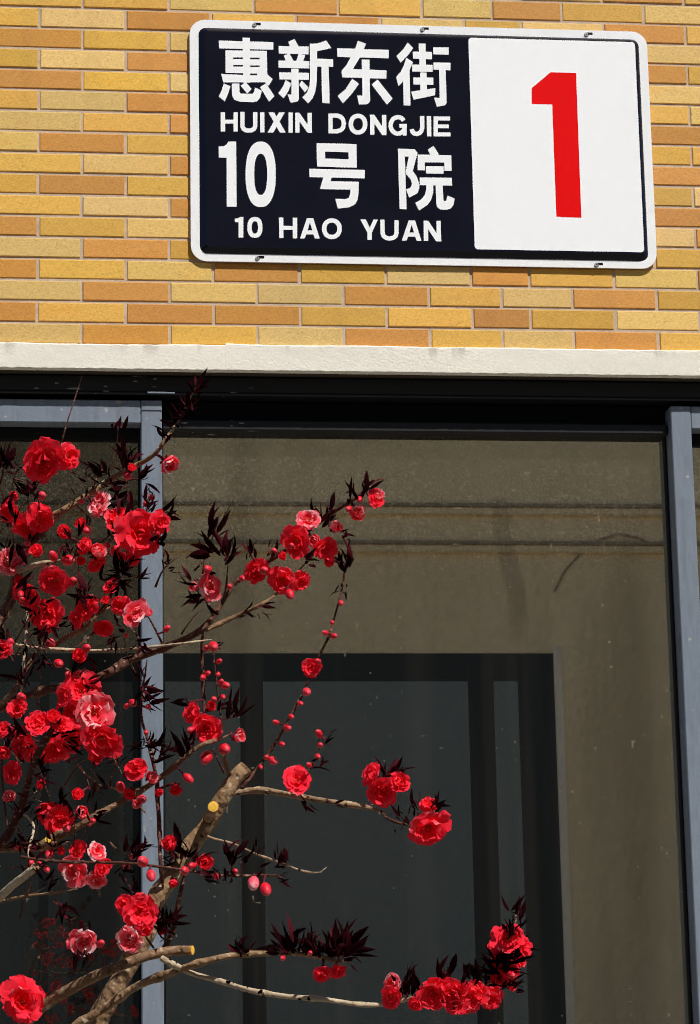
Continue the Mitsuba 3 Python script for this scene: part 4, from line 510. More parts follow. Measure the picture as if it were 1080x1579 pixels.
# x, y, z, radius, kind, facing right and up, attachment point on its twig
BLOSSOMS = [
 (0.0269,-3.3356,2.1761,0.0212,'open',-0.1,-0.35,0.0377,-3.3215,2.1761),
 (0.0486,-3.3375,2.1796,0.0133,'open',0.7,0,0.0404,-3.3254,2.1851),
 (-0.0049,-3.2702,2.1407,0.0130,'open',-0.5,-0.3,-0.0102,-3.2519,2.1447),
 (0.0112,-3.2772,2.1241,0.0123,'open',0.1,-0.8,0.0114,-3.2610,2.1264),
 (0.0223,-3.2923,2.1284,0.0129,'open',0.6,-0.1,0.0225,-3.2743,2.1326),
 (-0.0052,-3.2630,2.0917,0.0155,'open_pale',0.2,0.5,-0.0032,-3.2500,2.0936),
 (0.0366,-3.3153,2.0659,0.0133,'open',0,-0.4,0.0336,-3.3028,2.0843),
 (0.0119,-3.2954,2.0560,0.0134,'open',-0.3,-0.4,0.0130,-3.2800,2.0527),
 (0.0289,-3.2826,2.0398,0.0159,'open',0.1,-0.2,0.0289,-3.2690,2.0402),
 (0.0042,-3.2665,2.0740,0.0055,'bud',0,0,0.0006,-3.2510,2.0795),
 (0.0806,-3.2759,2.1457,0.0130,'open_pale',-0.4,0.5,0.0761,-3.2647,2.1455),
 (0.0969,-3.2933,2.1287,0.0135,'open',0.3,0.5,0.1012,-3.2849,2.1306),
 (0.1169,-3.3177,2.1110,0.0207,'open',0.15,-0.15,0.1173,-3.3030,2.1133),
 (0.1348,-3.3262,2.1192,0.0103,'open',0.8,0,0.1339,-3.3093,2.1262),
 (0.1018,-3.2915,2.1127,0.0098,'open',-0.6,-0.3,0.1056,-3.2752,2.1169),
 (0.0662,-3.3001,2.1001,0.0098,'half',-0.5,0.4,0.0674,-3.2878,2.0994),
 (0.0773,-3.2968,2.0964,0.0098,'half_pale',0.4,0.5,0.0758,-3.2860,2.1041),
 (0.0767,-3.2621,2.0922,0.0087,'open',0.3,-0.8,0.0713,-3.2538,2.0870),
 (0.0616,-3.2711,2.1282,0.0062,'bud',-0.3,0.6,0.0684,-3.2580,2.1394),
 (0.0679,-3.2680,2.1226,0.0056,'bud',0.2,0.4,0.0718,-3.2527,2.1374),
 (0.0946,-3.2882,2.0983,0.0062,'bud',0.1,0.5,0.0868,-3.2668,2.1054),
 (0.1004,-3.2979,2.0913,0.0055,'half',0.3,0,0.1040,-3.2848,2.0939),
 (0.0998,-3.2993,2.0450,0.0104,'open',-0.3,0,0.0986,-3.2898,2.0497),
 (0.1109,-3.3304,2.0319,0.0114,'open_pale',0.6,-0.2,0.1185,-3.3152,2.0396),
 (0.1233,-3.3220,2.0329,0.0060,'half_pale',0.5,0.5,0.1225,-3.3097,2.0351),
 (0.0683,-3.2968,2.0417,0.0116,'open',-0.4,0.1,0.0685,-3.2827,2.0508),
 (0.0838,-3.2831,2.0262,0.0080,'open',0.1,-0.5,0.0779,-3.2712,2.0264),
 (0.0851,-3.3071,2.0472,0.0049,'bud',0,0.5,0.0859,-3.2860,2.0504),
 (0.0592,-3.2985,2.0308,0.0079,'open',-0.5,-0.3,0.0632,-3.2902,2.0221),
 (0.1437,-3.3214,2.1755,0.0104,'half_pale',0.5,-0.5,0.1321,-3.3078,2.1888),
 (0.1095,-3.3034,2.1764,0.0049,'bud',0.4,0.6,0.1109,-3.2880,2.1801),
 (0.1064,-3.2836,2.1734,0.0053,'bud',-0.1,-0.5,0.1063,-3.2658,2.1771),
 (0.0498,-3.3047,2.0860,0.0067,'bud',0.5,0.2,0.0490,-3.2834,2.0923),
 (0.0622,-3.2894,2.0885,0.0049,'bud',0.3,0.2,0.0623,-3.2691,2.0914),
 (0.0359,-3.3208,2.0864,0.0048,'bud',-0.3,0.5,0.0368,-3.3052,2.0845),
 (0.0247,-3.3395,2.1398,0.0048,'bud',0.2,0.2,0.0212,-3.3162,2.1442),
 (0.2776,-3.3111,2.1246,0.0105,'open_pale',0.1,0.35,0.2841,-3.2982,2.1216),
 (0.2653,-3.3197,2.1026,0.0135,'open',-0.3,-0.1,0.2668,-3.3061,2.1068),
 (0.2821,-3.3059,2.1062,0.0080,'half_pale',0.1,0,0.2768,-3.3019,2.1153),
 (0.2922,-3.3031,2.0993,0.0123,'open',0.4,-0.3,0.2797,-3.2905,2.0917),
 (0.2289,-3.3028,2.0771,0.0129,'open',-0.2,-0.1,0.2283,-3.2934,2.0816),
 (0.2515,-3.3109,2.0674,0.0123,'open',-0.1,-0.3,0.2565,-3.2968,2.0659),
 (0.2696,-3.3017,2.0674,0.0098,'open',0.5,-0.3,0.2647,-3.2913,2.0748),
 (0.1822,-3.3308,2.0566,0.0109,'open_pale',0.3,-0.1,0.1769,-3.3155,2.0583),
 (0.1672,-3.3280,2.0564,0.0061,'half_pale',-0.7,0.2,0.1764,-3.3172,2.0599),
 (0.3220,-3.3350,2.1266,0.0086,'half_pale',-0.1,0.3,0.3170,-3.3212,2.1401),
 (0.3376,-3.3363,2.1408,0.0086,'open',0.6,0.3,0.3314,-3.3279,2.1515),
 (0.3413,-3.3366,2.1445,0.0080,'half_pale',0.6,0.3,0.3347,-3.3249,2.1551),
 (0.3032,-3.3139,2.1178,0.0080,'half_pale',0.4,0.3,0.2978,-3.3012,2.1309),
 (0.2789,-3.2949,1.9858,0.0092,'open',0.1,-0.1,0.2833,-3.2804,1.9865),
 (0.2735,-3.3024,1.9612,0.0049,'bud',0.2,-0.3,0.2731,-3.2862,1.9643),
 (0.2498,-3.3328,2.0855,0.0043,'bud',0.2,0.3,0.2504,-3.3107,2.0935),
 (0.2331,-3.3191,2.0739,0.0049,'bud',0.2,0.4,0.2310,-3.2967,2.0830),
 (0.1784,-3.3448,2.0698,0.0048,'bud',-0.2,0.3,0.1761,-3.3246,2.0754),
 (0.2983,-3.2913,2.0891,0.0056,'bud',0.3,-0.5,0.3167,-3.2676,2.0881),
 (0.2569,-3.3230,2.0508,0.0049,'bud',0.1,-0.8,0.2532,-3.2995,2.0623),
 (0.1836,-3.3393,1.9981,0.0054,'bud',0.4,-0.1,0.1850,-3.3211,2.0010),
 (0.1414,-3.3212,2.0177,0.0036,'bud',0.2,0.4,0.1328,-3.3029,2.0172),
 (0.1949,-3.3279,1.9635,0.0042,'bud',0.5,0,0.1881,-3.3139,1.9655),
 (0.1908,-3.3364,1.9653,0.0030,'bud',0,0.4,0.1878,-3.3143,1.9678),
 (0.2912,-3.3119,2.0158,0.0031,'bud',-0.5,0.2,0.2978,-3.2887,2.0192),
 (0.2996,-3.3078,2.0134,0.0031,'bud',0.6,0.1,0.2970,-3.2900,2.0168),
 (0.1786,-3.3308,1.9746,0.0030,'bud',0.5,0,0.1759,-3.3105,1.9761),
 (0.1889,-3.3391,1.9842,0.0030,'bud',0.4,0.3,0.1857,-3.3185,1.9881),
 (0.1842,-3.3342,1.9493,0.0036,'bud',0.3,0.2,0.1897,-3.3134,1.9519),
 (0.0625,-3.2994,1.9626,0.0163,'open',-0.2,0.3,0.0621,-3.2892,1.9647),
 (0.0740,-3.3298,1.9387,0.0167,'open_pale',0.2,0,0.0714,-3.3120,1.9370),
 (0.0819,-3.3257,1.9147,0.0173,'open',0.1,-0.25,0.0882,-3.3100,1.9071),
 (0.0550,-3.2646,1.9481,0.0135,'open',-0.5,-0.1,0.0550,-3.2500,1.9565),
 (0.0489,-3.3510,1.9513,0.0106,'open',-0.7,0.2,0.0480,-3.3406,1.9530),
 (0.0227,-3.3461,1.9247,0.0130,'open',-0.1,0.5,0.0355,-3.3320,1.9201),
 (0.0085,-3.3178,1.9106,0.0137,'open',-0.3,-0.4,-0.0000,-3.3015,1.9114),
 (0.0381,-3.2945,1.9123,0.0145,'open',0.1,-0.5,0.0391,-3.2796,1.9122),
 (0.0536,-3.3047,1.9170,0.0120,'open',0.4,-0.2,0.0521,-3.2900,1.9203),
 (0.0001,-3.2910,1.8888,0.0096,'open',-0.1,-0.2,0.0059,-3.2858,1.8954),
 (-0.0027,-3.2882,1.8663,0.0078,'half_pale',0.1,0.3,-0.0084,-3.2824,1.8658),
 (-0.0082,-3.3140,1.9250,0.0072,'open',-0.3,0.2,-0.0060,-3.3051,1.9232),
 (0.0367,-3.3509,1.9317,0.0083,'half',0.4,0.5,0.0417,-3.3388,1.9307),
 (0.1137,-3.3323,1.8845,0.0113,'open',-0.3,0.35,0.1009,-3.3240,1.8808),
 (0.1273,-3.3326,1.8778,0.0077,'half_pale',0.6,0.1,0.1315,-3.3205,1.8807),
 (0.0989,-3.3107,1.8715,0.0054,'bud',-0.4,0.4,0.0969,-3.2911,1.8702),
 (0.1069,-3.3229,1.8642,0.0065,'bud',-0.2,-0.3,0.1086,-3.3104,1.8634),
 (0.1191,-3.2785,1.8636,0.0055,'bud',0.2,-0.4,0.1156,-3.2608,1.8609),
 (0.1150,-3.2756,1.8597,0.0055,'bud',-0.2,-0.5,0.1156,-3.2608,1.8609),
 (0.1506,-3.2926,1.8709,0.0072,'bud',-0.1,-0.7,0.1342,-3.2800,1.8717),
 (0.1599,-3.3344,1.8768,0.0048,'bud',0.5,-0.4,0.1492,-3.3208,1.8901),
 (0.1780,-3.3211,1.8975,0.0066,'bud',-0.2,-0.7,0.1868,-3.3053,1.9025),
 (0.1354,-3.2941,1.8684,0.0042,'bud',0.4,-0.2,0.1342,-3.2800,1.8701),
 (0.1660,-3.3270,1.9377,0.0096,'open',-0.4,0.1,0.1766,-3.3199,1.9392),
 (0.1784,-3.3273,1.9243,0.0138,'open',0.15,-0.15,0.1765,-3.3200,1.9255),
 (0.1815,-3.3285,1.9435,0.0060,'half',0.3,0.6,0.1766,-3.3199,1.9447),
 (0.1636,-3.3365,1.9201,0.0048,'bud',0,0.1,0.1765,-3.3200,1.9227),
 (0.1935,-3.3320,1.9038,0.0060,'bud',0.3,-0.6,0.1942,-3.3127,1.9003),
 (0.2070,-3.3291,1.9156,0.0078,'half_pale',0.8,0.1,0.2012,-3.3181,1.9207),
 (0.0350,-3.2839,1.8497,0.0144,'half',-0.5,-0.2,0.0387,-3.2738,1.8578),
 (0.0433,-3.2851,1.8435,0.0120,'open',0.3,-0.2,0.0452,-3.2682,1.8563),
 (0.0627,-3.3163,1.8479,0.0083,'half_pale',0.5,0.3,0.0628,-3.3121,1.8483),
 (0.0491,-3.3255,1.8329,0.0047,'bud',0.3,-0.3,0.0510,-3.3087,1.8316),
 (0.0340,-3.3114,1.8108,0.0047,'bud',0.1,-0.5,0.0389,-3.2961,1.8131),
 (0.0451,-3.3158,1.8132,0.0041,'bud',0.3,0.1,0.0387,-3.2988,1.8140),
 (0.0175,-3.3024,1.8028,0.0042,'bud',-0.2,-0.1,0.0172,-3.2890,1.8006),
 (0.0245,-3.2741,1.8040,0.0042,'bud',0.2,0,0.0262,-3.2522,1.8079),
 (0.0317,-3.2665,1.8009,0.0036,'bud',0.1,-0.6,0.0270,-3.2500,1.8072),
 (0.0413,-3.2999,1.9888,0.0048,'bud',0.1,-0.3,0.0368,-3.2874,1.9885),
 (0.0340,-3.2900,2.0088,0.0055,'bud',0.1,0.5,0.0369,-3.2706,2.0090),
 (0.0605,-3.3012,1.9959,0.0085,'half',0.4,0.2,0.0618,-3.2958,2.0019),
 (0.0669,-3.3146,2.0004,0.0048,'bud',0.5,0.4,0.0682,-3.2961,2.0017),
 (0.0615,-3.2753,1.8155,0.0096,'open',-0.2,0.5,0.0542,-3.2664,1.8192),
 (0.0577,-3.2996,1.7962,0.0125,'open_pale',-0.3,0,0.0617,-3.2863,1.7909),
 (0.0762,-3.3556,1.8088,0.0082,'open_pale',0.4,0.5,0.0781,-3.3399,1.8001),
 (0.0811,-3.3177,1.7974,0.0095,'open',0.4,0,0.0845,-3.3031,1.7958),
 (0.0768,-3.2949,1.7887,0.0095,'open_pale',0.2,-0.5,0.0815,-3.2850,1.7876),
 (0.1167,-3.3795,1.7971,0.0058,'bud',-0.1,0.2,0.1158,-3.3577,1.7962),
 (0.1241,-3.3790,1.7850,0.0052,'bud',0.3,-0.5,0.1265,-3.3593,1.7945),
 (0.1440,-3.3137,1.8191,0.0095,'half',-0.4,0.4,0.1354,-3.3045,1.8198),
 (0.1731,-3.3637,1.7974,0.0087,'half',0.2,-0.2,0.1734,-3.3574,1.7884),
 (0.1541,-3.3811,1.7886,0.0046,'bud',0,0,0.1552,-3.3619,1.7903),
 (0.1475,-3.3122,1.7831,0.0048,'bud',-0.2,-0.6,0.1441,-3.2935,1.7864),
 (0.1017,-3.3985,1.7582,0.0097,'open',-0.4,0.3,0.1131,-3.3819,1.7507),
 (0.1130,-3.4014,1.7522,0.0148,'open',0.2,0.1,0.1131,-3.3819,1.7507),
 (0.1092,-3.3045,1.7341,0.0136,'open_pale',-0.3,-0.2,0.1180,-3.2902,1.7309),
 (0.1179,-3.3745,1.7385,0.0081,'open',0.4,-0.3,0.1169,-3.3660,1.7392),
 (0.0655,-3.3950,1.7278,0.0131,'open_pale',-0.1,-0.1,0.0766,-3.3774,1.7258),
 (0.0793,-3.3873,1.7247,0.0040,'bud',0.3,0.3,0.0777,-3.3753,1.7239),
 (0.0114,-3.3535,1.6768,0.0190,'open',-0.1,0.2,0.0113,-3.3423,1.6772),
 (0.1349,-3.3541,1.7390,0.0064,'half',0.3,-0.3,0.1437,-3.3440,1.7351),
 (0.2590,-3.3459,1.8720,0.0125,'open',0,0.5,0.2654,-3.3321,1.8718),
 (0.2436,-3.3117,1.9311,0.0030,'bud',-0.5,0.2,0.2535,-3.2980,1.9293),
 (0.2533,-3.3176,1.9254,0.0042,'bud',0.4,-0.2,0.2535,-3.2980,1.9293),
 (0.2485,-3.3144,1.9101,0.0030,'bud',0.4,0,0.2451,-3.2917,1.9157),
 (0.2408,-3.3033,1.8964,0.0048,'bud',0.4,-0.3,0.2365,-3.2868,1.9028),
 (0.2811,-3.3353,1.9169,0.0042,'bud',0,0.6,0.2881,-3.3181,1.9166),
 (0.2820,-3.3361,1.9065,0.0030,'bud',0.2,0.2,0.2843,-3.3214,1.9076),
 (0.2789,-3.3409,1.8951,0.0036,'bud',0.3,0,0.2799,-3.3254,1.8968),
 (0.2695,-3.3559,1.8856,0.0030,'bud',-0.3,0.2,0.2738,-3.3322,1.8870),
 (0.2289,-3.3077,1.8898,0.0024,'bud',0.2,-0.2,0.2292,-3.2911,1.8931),
 (0.2162,-3.3702,1.7779,0.0064,'bud_pale',-0.1,-0.5,0.2183,-3.3466,1.7867),
 (0.2268,-3.3751,1.7722,0.0058,'bud',0.2,-0.5,0.2294,-3.3521,1.7862),
 (0.3300,-3.3484,1.8760,0.0119,'open',-0.5,0.4,0.3412,-3.3352,1.8738),
 (0.3384,-3.3415,1.8637,0.0149,'open',-0.1,-0.4,0.3385,-3.3308,1.8662),
 (0.3507,-3.3539,1.8699,0.0119,'open',0.6,0.1,0.3417,-3.3361,1.8754),
 (0.3771,-3.3631,1.8279,0.0171,'open',0,-0.1,0.3757,-3.3484,1.8311),
 (0.3790,-3.3576,1.8474,0.0083,'open',0.1,0.6,0.3757,-3.3484,1.8311),
 (0.3928,-3.3556,1.8338,0.0065,'half',0.6,0.3,0.3757,-3.3484,1.8311),
 (0.2704,-3.4333,1.6953,0.0085,'open',-0.2,-0.5,0.2730,-3.4170,1.7081),
 (0.2838,-3.4353,1.6966,0.0068,'open',0.4,-0.4,0.2856,-3.4258,1.7056),
 (0.3357,-3.4101,1.6869,0.0086,'open_pale',-0.6,0.2,0.3406,-3.4021,1.6713),
 (0.3341,-3.4112,1.6746,0.0091,'open',-0.5,-0.2,0.3364,-3.4006,1.6705),
 (0.3546,-3.4161,1.6691,0.0080,'open',-0.1,-0.6,0.3548,-3.4104,1.6739),
 (0.3675,-3.4396,1.6770,0.0147,'open',-0.2,-0.1,0.3703,-3.4243,1.6765),
 (0.3839,-3.4438,1.6749,0.0158,'open',0,-0.1,0.3858,-3.4300,1.6786),
 (0.3964,-3.4435,1.6720,0.0141,'open',0.2,-0.2,0.3964,-3.4325,1.6802),
 (0.4166,-3.4354,1.6714,0.0113,'open',0.3,-0.3,0.4194,-3.4200,1.6797),
 (0.4316,-3.4537,1.7211,0.0119,'open',0,0.5,0.4365,-3.4374,1.7205),
 (0.4299,-3.4129,1.7013,0.0075,'open',-0.4,-0.1,0.4338,-3.4088,1.7003),
 (0.4465,-3.4460,1.7146,0.0074,'open',0.6,0.3,0.4361,-3.4357,1.7184),
 (0.4507,-3.4142,1.7021,0.0052,'half',0.5,-0.1,0.4390,-3.4082,1.7095),
 (0.4349,-3.4427,1.6909,0.0045,'bud',0.2,0,0.4308,-3.4195,1.6950),
 (0.4351,-3.4457,1.6796,0.0045,'half',0.7,0.1,0.4367,-3.4339,1.6815),
 (-0.0010,-3.2983,2.1496,0.0049,'bud',0.00929324,-0.242764,-0.0027,-3.2834,2.1525),
 (0.0210,-3.2895,2.1291,0.0049,'bud',0.190035,0.397026,0.0225,-3.2743,2.1326),
 (0.0114,-3.2710,2.1008,0.0049,'bud',-0.246942,0.100541,0.0089,-3.2572,2.1054),
 (0.0114,-3.2858,2.1059,0.0037,'bud',0.350878,-0.0242131,0.0129,-3.2619,2.1098),
 (0.0615,-3.3027,2.0616,0.0030,'bud',-0.176751,-0.161553,0.0618,-3.2871,2.0641),
 (0.0541,-3.3129,2.0639,0.0049,'bud',0.153005,0.401245,0.0556,-3.2936,2.0693),
 (0.0321,-3.2872,2.0241,0.0049,'bud',0.0892537,-0.0911003,0.0417,-3.2695,2.0276),
 (0.0308,-3.2836,2.0285,0.0049,'bud',0.144513,-0.283654,0.0323,-3.2638,2.0403),
 (0.0866,-3.2888,2.1038,0.0037,'bud',-0.267598,0.0942498,0.0877,-3.2696,2.1078),
 (0.0624,-3.3014,2.1437,0.0031,'bud',0.351016,0.445395,0.0613,-3.2804,2.1508),
 (0.1231,-3.2990,2.1421,0.0037,'bud',0.00780474,0.11465,0.1258,-3.2856,2.1444),
 (0.1285,-3.3030,2.1475,0.0037,'bud',-0.256798,0.148106,0.1268,-3.2819,2.1527),
 (0.0614,-3.2845,1.9722,0.0049,'bud',0.180893,0.172543,0.0620,-3.2688,1.9764),
 (0.0504,-3.3000,1.9784,0.0036,'bud',-0.172885,0.334363,0.0524,-3.2816,1.9844),
 (-0.0038,-3.3026,2.0073,0.0048,'bud',0.289801,0.459214,-0.0024,-3.2865,2.0091),
 (0.1042,-3.3151,2.0126,0.0030,'bud',0.117576,0.0909787,0.1029,-3.2995,2.0153),
 (0.0075,-3.3125,1.9559,0.0030,'bud',0.263606,0.0382727,0.0064,-3.2941,1.9583),
 (0.0074,-3.3017,1.9563,0.0048,'bud',-0.37059,0.440484,0.0070,-3.2841,1.9586),
 (0.0056,-3.3179,1.9076,0.0030,'bud',0.0445376,0.421538,-0.0000,-3.3015,1.9114),
 (0.0042,-3.2881,1.8190,0.0030,'bud',0.267373,0.435295,0.0037,-3.2671,1.8213),
 (0.0705,-3.3067,1.8382,0.0030,'bud',-0.290007,0.0365326,0.0671,-3.2876,1.8404),
 (0.0731,-3.3316,1.8386,0.0035,'bud',0.219147,0.348683,0.0730,-3.3191,1.8428),
 (0.1053,-3.2761,1.8013,0.0042,'bud',0.083405,0.103608,0.1051,-3.2611,1.8025),
 (0.1110,-3.2848,1.8100,0.0042,'bud',-0.0375753,-0.189667,0.1111,-3.2673,1.8124),
 (0.0253,-3.3221,1.8737,0.0047,'bud',0.258831,0.0274813,0.0252,-3.2991,1.8767),
 (0.0276,-3.2867,1.8801,0.0030,'bud',0.394783,-0.203896,0.0276,-3.2640,1.8822),
 (0.1104,-3.3072,1.9504,0.0042,'bud',0.302501,-0.0679401,0.1088,-3.2887,1.9553),
 (0.1046,-3.3006,1.9483,0.0030,'bud',0.382189,0.448206,0.1047,-3.2884,1.9507),
 (0.0072,-3.3013,2.0493,0.0030,'bud',0.310197,0.156103,0.0130,-3.2800,2.0527),
 (0.0063,-3.3348,2.0480,0.0036,'bud',0.0645822,-0.289519,0.0045,-3.3176,2.0531),
 (0.3090,-3.2889,2.0486,0.0031,'bud',-0.0144187,0.00204734,0.3092,-3.2700,2.0533),
 (0.2987,-3.3023,2.0274,0.0025,'bud',0.43945,-0.0382216,0.3019,-3.2818,2.0309),
 (0.2848,-3.3042,1.9898,0.0031,'bud',-0.417505,0.399926,0.2863,-3.2846,1.9938),
 (0.2663,-3.3134,1.9485,0.0030,'bud',0.371496,-0.0321967,0.2661,-3.2956,1.9516),
 (0.2565,-3.3230,1.9350,0.0030,'bud',0.406858,-0.125397,0.2584,-3.3000,1.9381),
 (0.2347,-3.3040,1.8993,0.0030,'bud',0.181751,0.283755,0.2355,-3.2874,1.9015),
 (0.2019,-3.2967,2.0625,0.0037,'bud',0.248068,0.231777,0.2047,-3.2800,2.0659),
 (0.2139,-3.3053,2.0690,0.0037,'bud',0.0882094,-0.00552948,0.2159,-3.2831,2.0743),
 (0.2425,-3.3228,2.0918,0.0037,'bud',0.367659,-0.00366613,0.2462,-3.3085,2.0912),
 (0.2590,-3.3243,2.0966,0.0037,'bud',0.0992333,0.288885,0.2593,-3.3088,2.1005),
 (0.3128,-3.3384,2.1295,0.0037,'bud',-0.406918,0.0313608,0.3136,-3.3165,2.1387),
 (0.3230,-3.3374,2.1392,0.0037,'bud',-0.158406,-0.146448,0.3229,-3.3246,2.1446),
 (0.1776,-3.3340,1.9972,0.0030,'bud',-0.322121,0.379977,0.1752,-3.3120,2.0000),
 (0.1744,-3.3318,1.9702,0.0036,'bud',-0.130479,0.124353,0.1760,-3.3115,1.9726),
 (0.1882,-3.3330,1.9731,0.0030,'bud',-0.341352,-0.206715,0.1870,-3.3158,1.9747),
 (0.1930,-3.3281,1.9526,0.0030,'bud',-0.0968448,-0.271788,0.1895,-3.3127,1.9540),
 (0.1237,-3.3323,1.9431,0.0030,'bud',-0.401957,0.235039,0.1182,-3.3109,1.9475),
 (0.1215,-3.3389,1.9182,0.0030,'bud',0.0926908,-0.00418225,0.1222,-3.3159,1.9213),
 (0.2000,-3.3640,1.7884,0.0035,'bud',0.202742,0.113709,0.2007,-3.3503,1.7866),
 (0.1822,-3.3725,1.7838,0.0035,'bud',-0.370576,0.394579,0.1844,-3.3548,1.7872),
 (0.1611,-3.3787,1.7933,0.0035,'bud',-0.344704,-0.288175,0.1625,-3.3601,1.7896),
 (0.2613,-3.4228,1.7126,0.0028,'bud',0.138362,-0.134735,0.2619,-3.4049,1.7106),
 (0.2388,-3.4028,1.7094,0.0029,'bud',-0.447996,0.294167,0.2392,-3.3868,1.7136),
 (0.4297,-3.4325,1.7066,0.0085,'open',-0.3,-0.1,0.4336,-3.4261,1.7066),
 (0.4464,-3.4193,1.7059,0.0080,'open',0.4,0.2,0.4398,-3.4081,1.7110),
 (0.4277,-3.4306,1.6893,0.0080,'open',-0.1,-0.3,0.4296,-3.4166,1.6900),
 (0.4381,-3.4249,1.6933,0.0068,'open',0.4,-0.2,0.4312,-3.4204,1.6967),
 (0.4232,-3.4383,1.7164,0.0062,'open',-0.4,0.4,0.4353,-3.4322,1.7144),
 (0.4039,-3.4438,1.6763,0.0102,'open',0,0.2,0.4058,-3.4286,1.6823),
 (0.3786,-3.4424,1.6811,0.0085,'open',-0.1,0.5,0.3814,-3.4284,1.6780),
 (0.0045,-3.3014,1.9448,0.0102,'open',-0.3,0.4,0.0023,-3.2883,1.9471),
 (0.0444,-3.3417,1.9240,0.0095,'open',0.3,0.5,0.0397,-3.3365,1.9272),
 (0.0238,-3.2835,1.9029,0.0097,'open',0.2,-0.5,0.0238,-3.2700,1.9046),
 (0.0776,-3.3026,1.9021,0.0084,'open',0.4,-0.5,0.0766,-3.2867,1.9072),
 (-0.0097,-3.3090,2.0014,0.0078,'open',0,0.2,-0.0065,-3.2931,2.0051),
 (0.0894,-3.3027,2.0611,0.0073,'open',-0.2,0.4,0.0933,-3.2907,2.0620),
 (0.0455,-3.2976,2.1149,0.0086,'half',0.5,0.2,0.0580,-3.2928,2.1080),
 (0.0196,-3.3148,2.0925,0.0079,'half',-0.2,0.6,0.0183,-3.3008,2.0966),
 (0.1270,-3.3083,2.1018,0.0086,'open',0.5,-0.5,0.1206,-3.3015,2.1057),
 (0.1119,-3.2626,2.0973,0.0075,'open',0.2,-0.4,0.1154,-3.2512,2.0996),
 (0.0592,-3.3561,1.8602,0.0070,'half',0.2,0.2,0.0698,-3.3410,1.8689),
 (-0.0086,-3.3160,1.9038,0.0083,'half',-0.2,-0.2,-0.0089,-3.3032,1.9043),
]
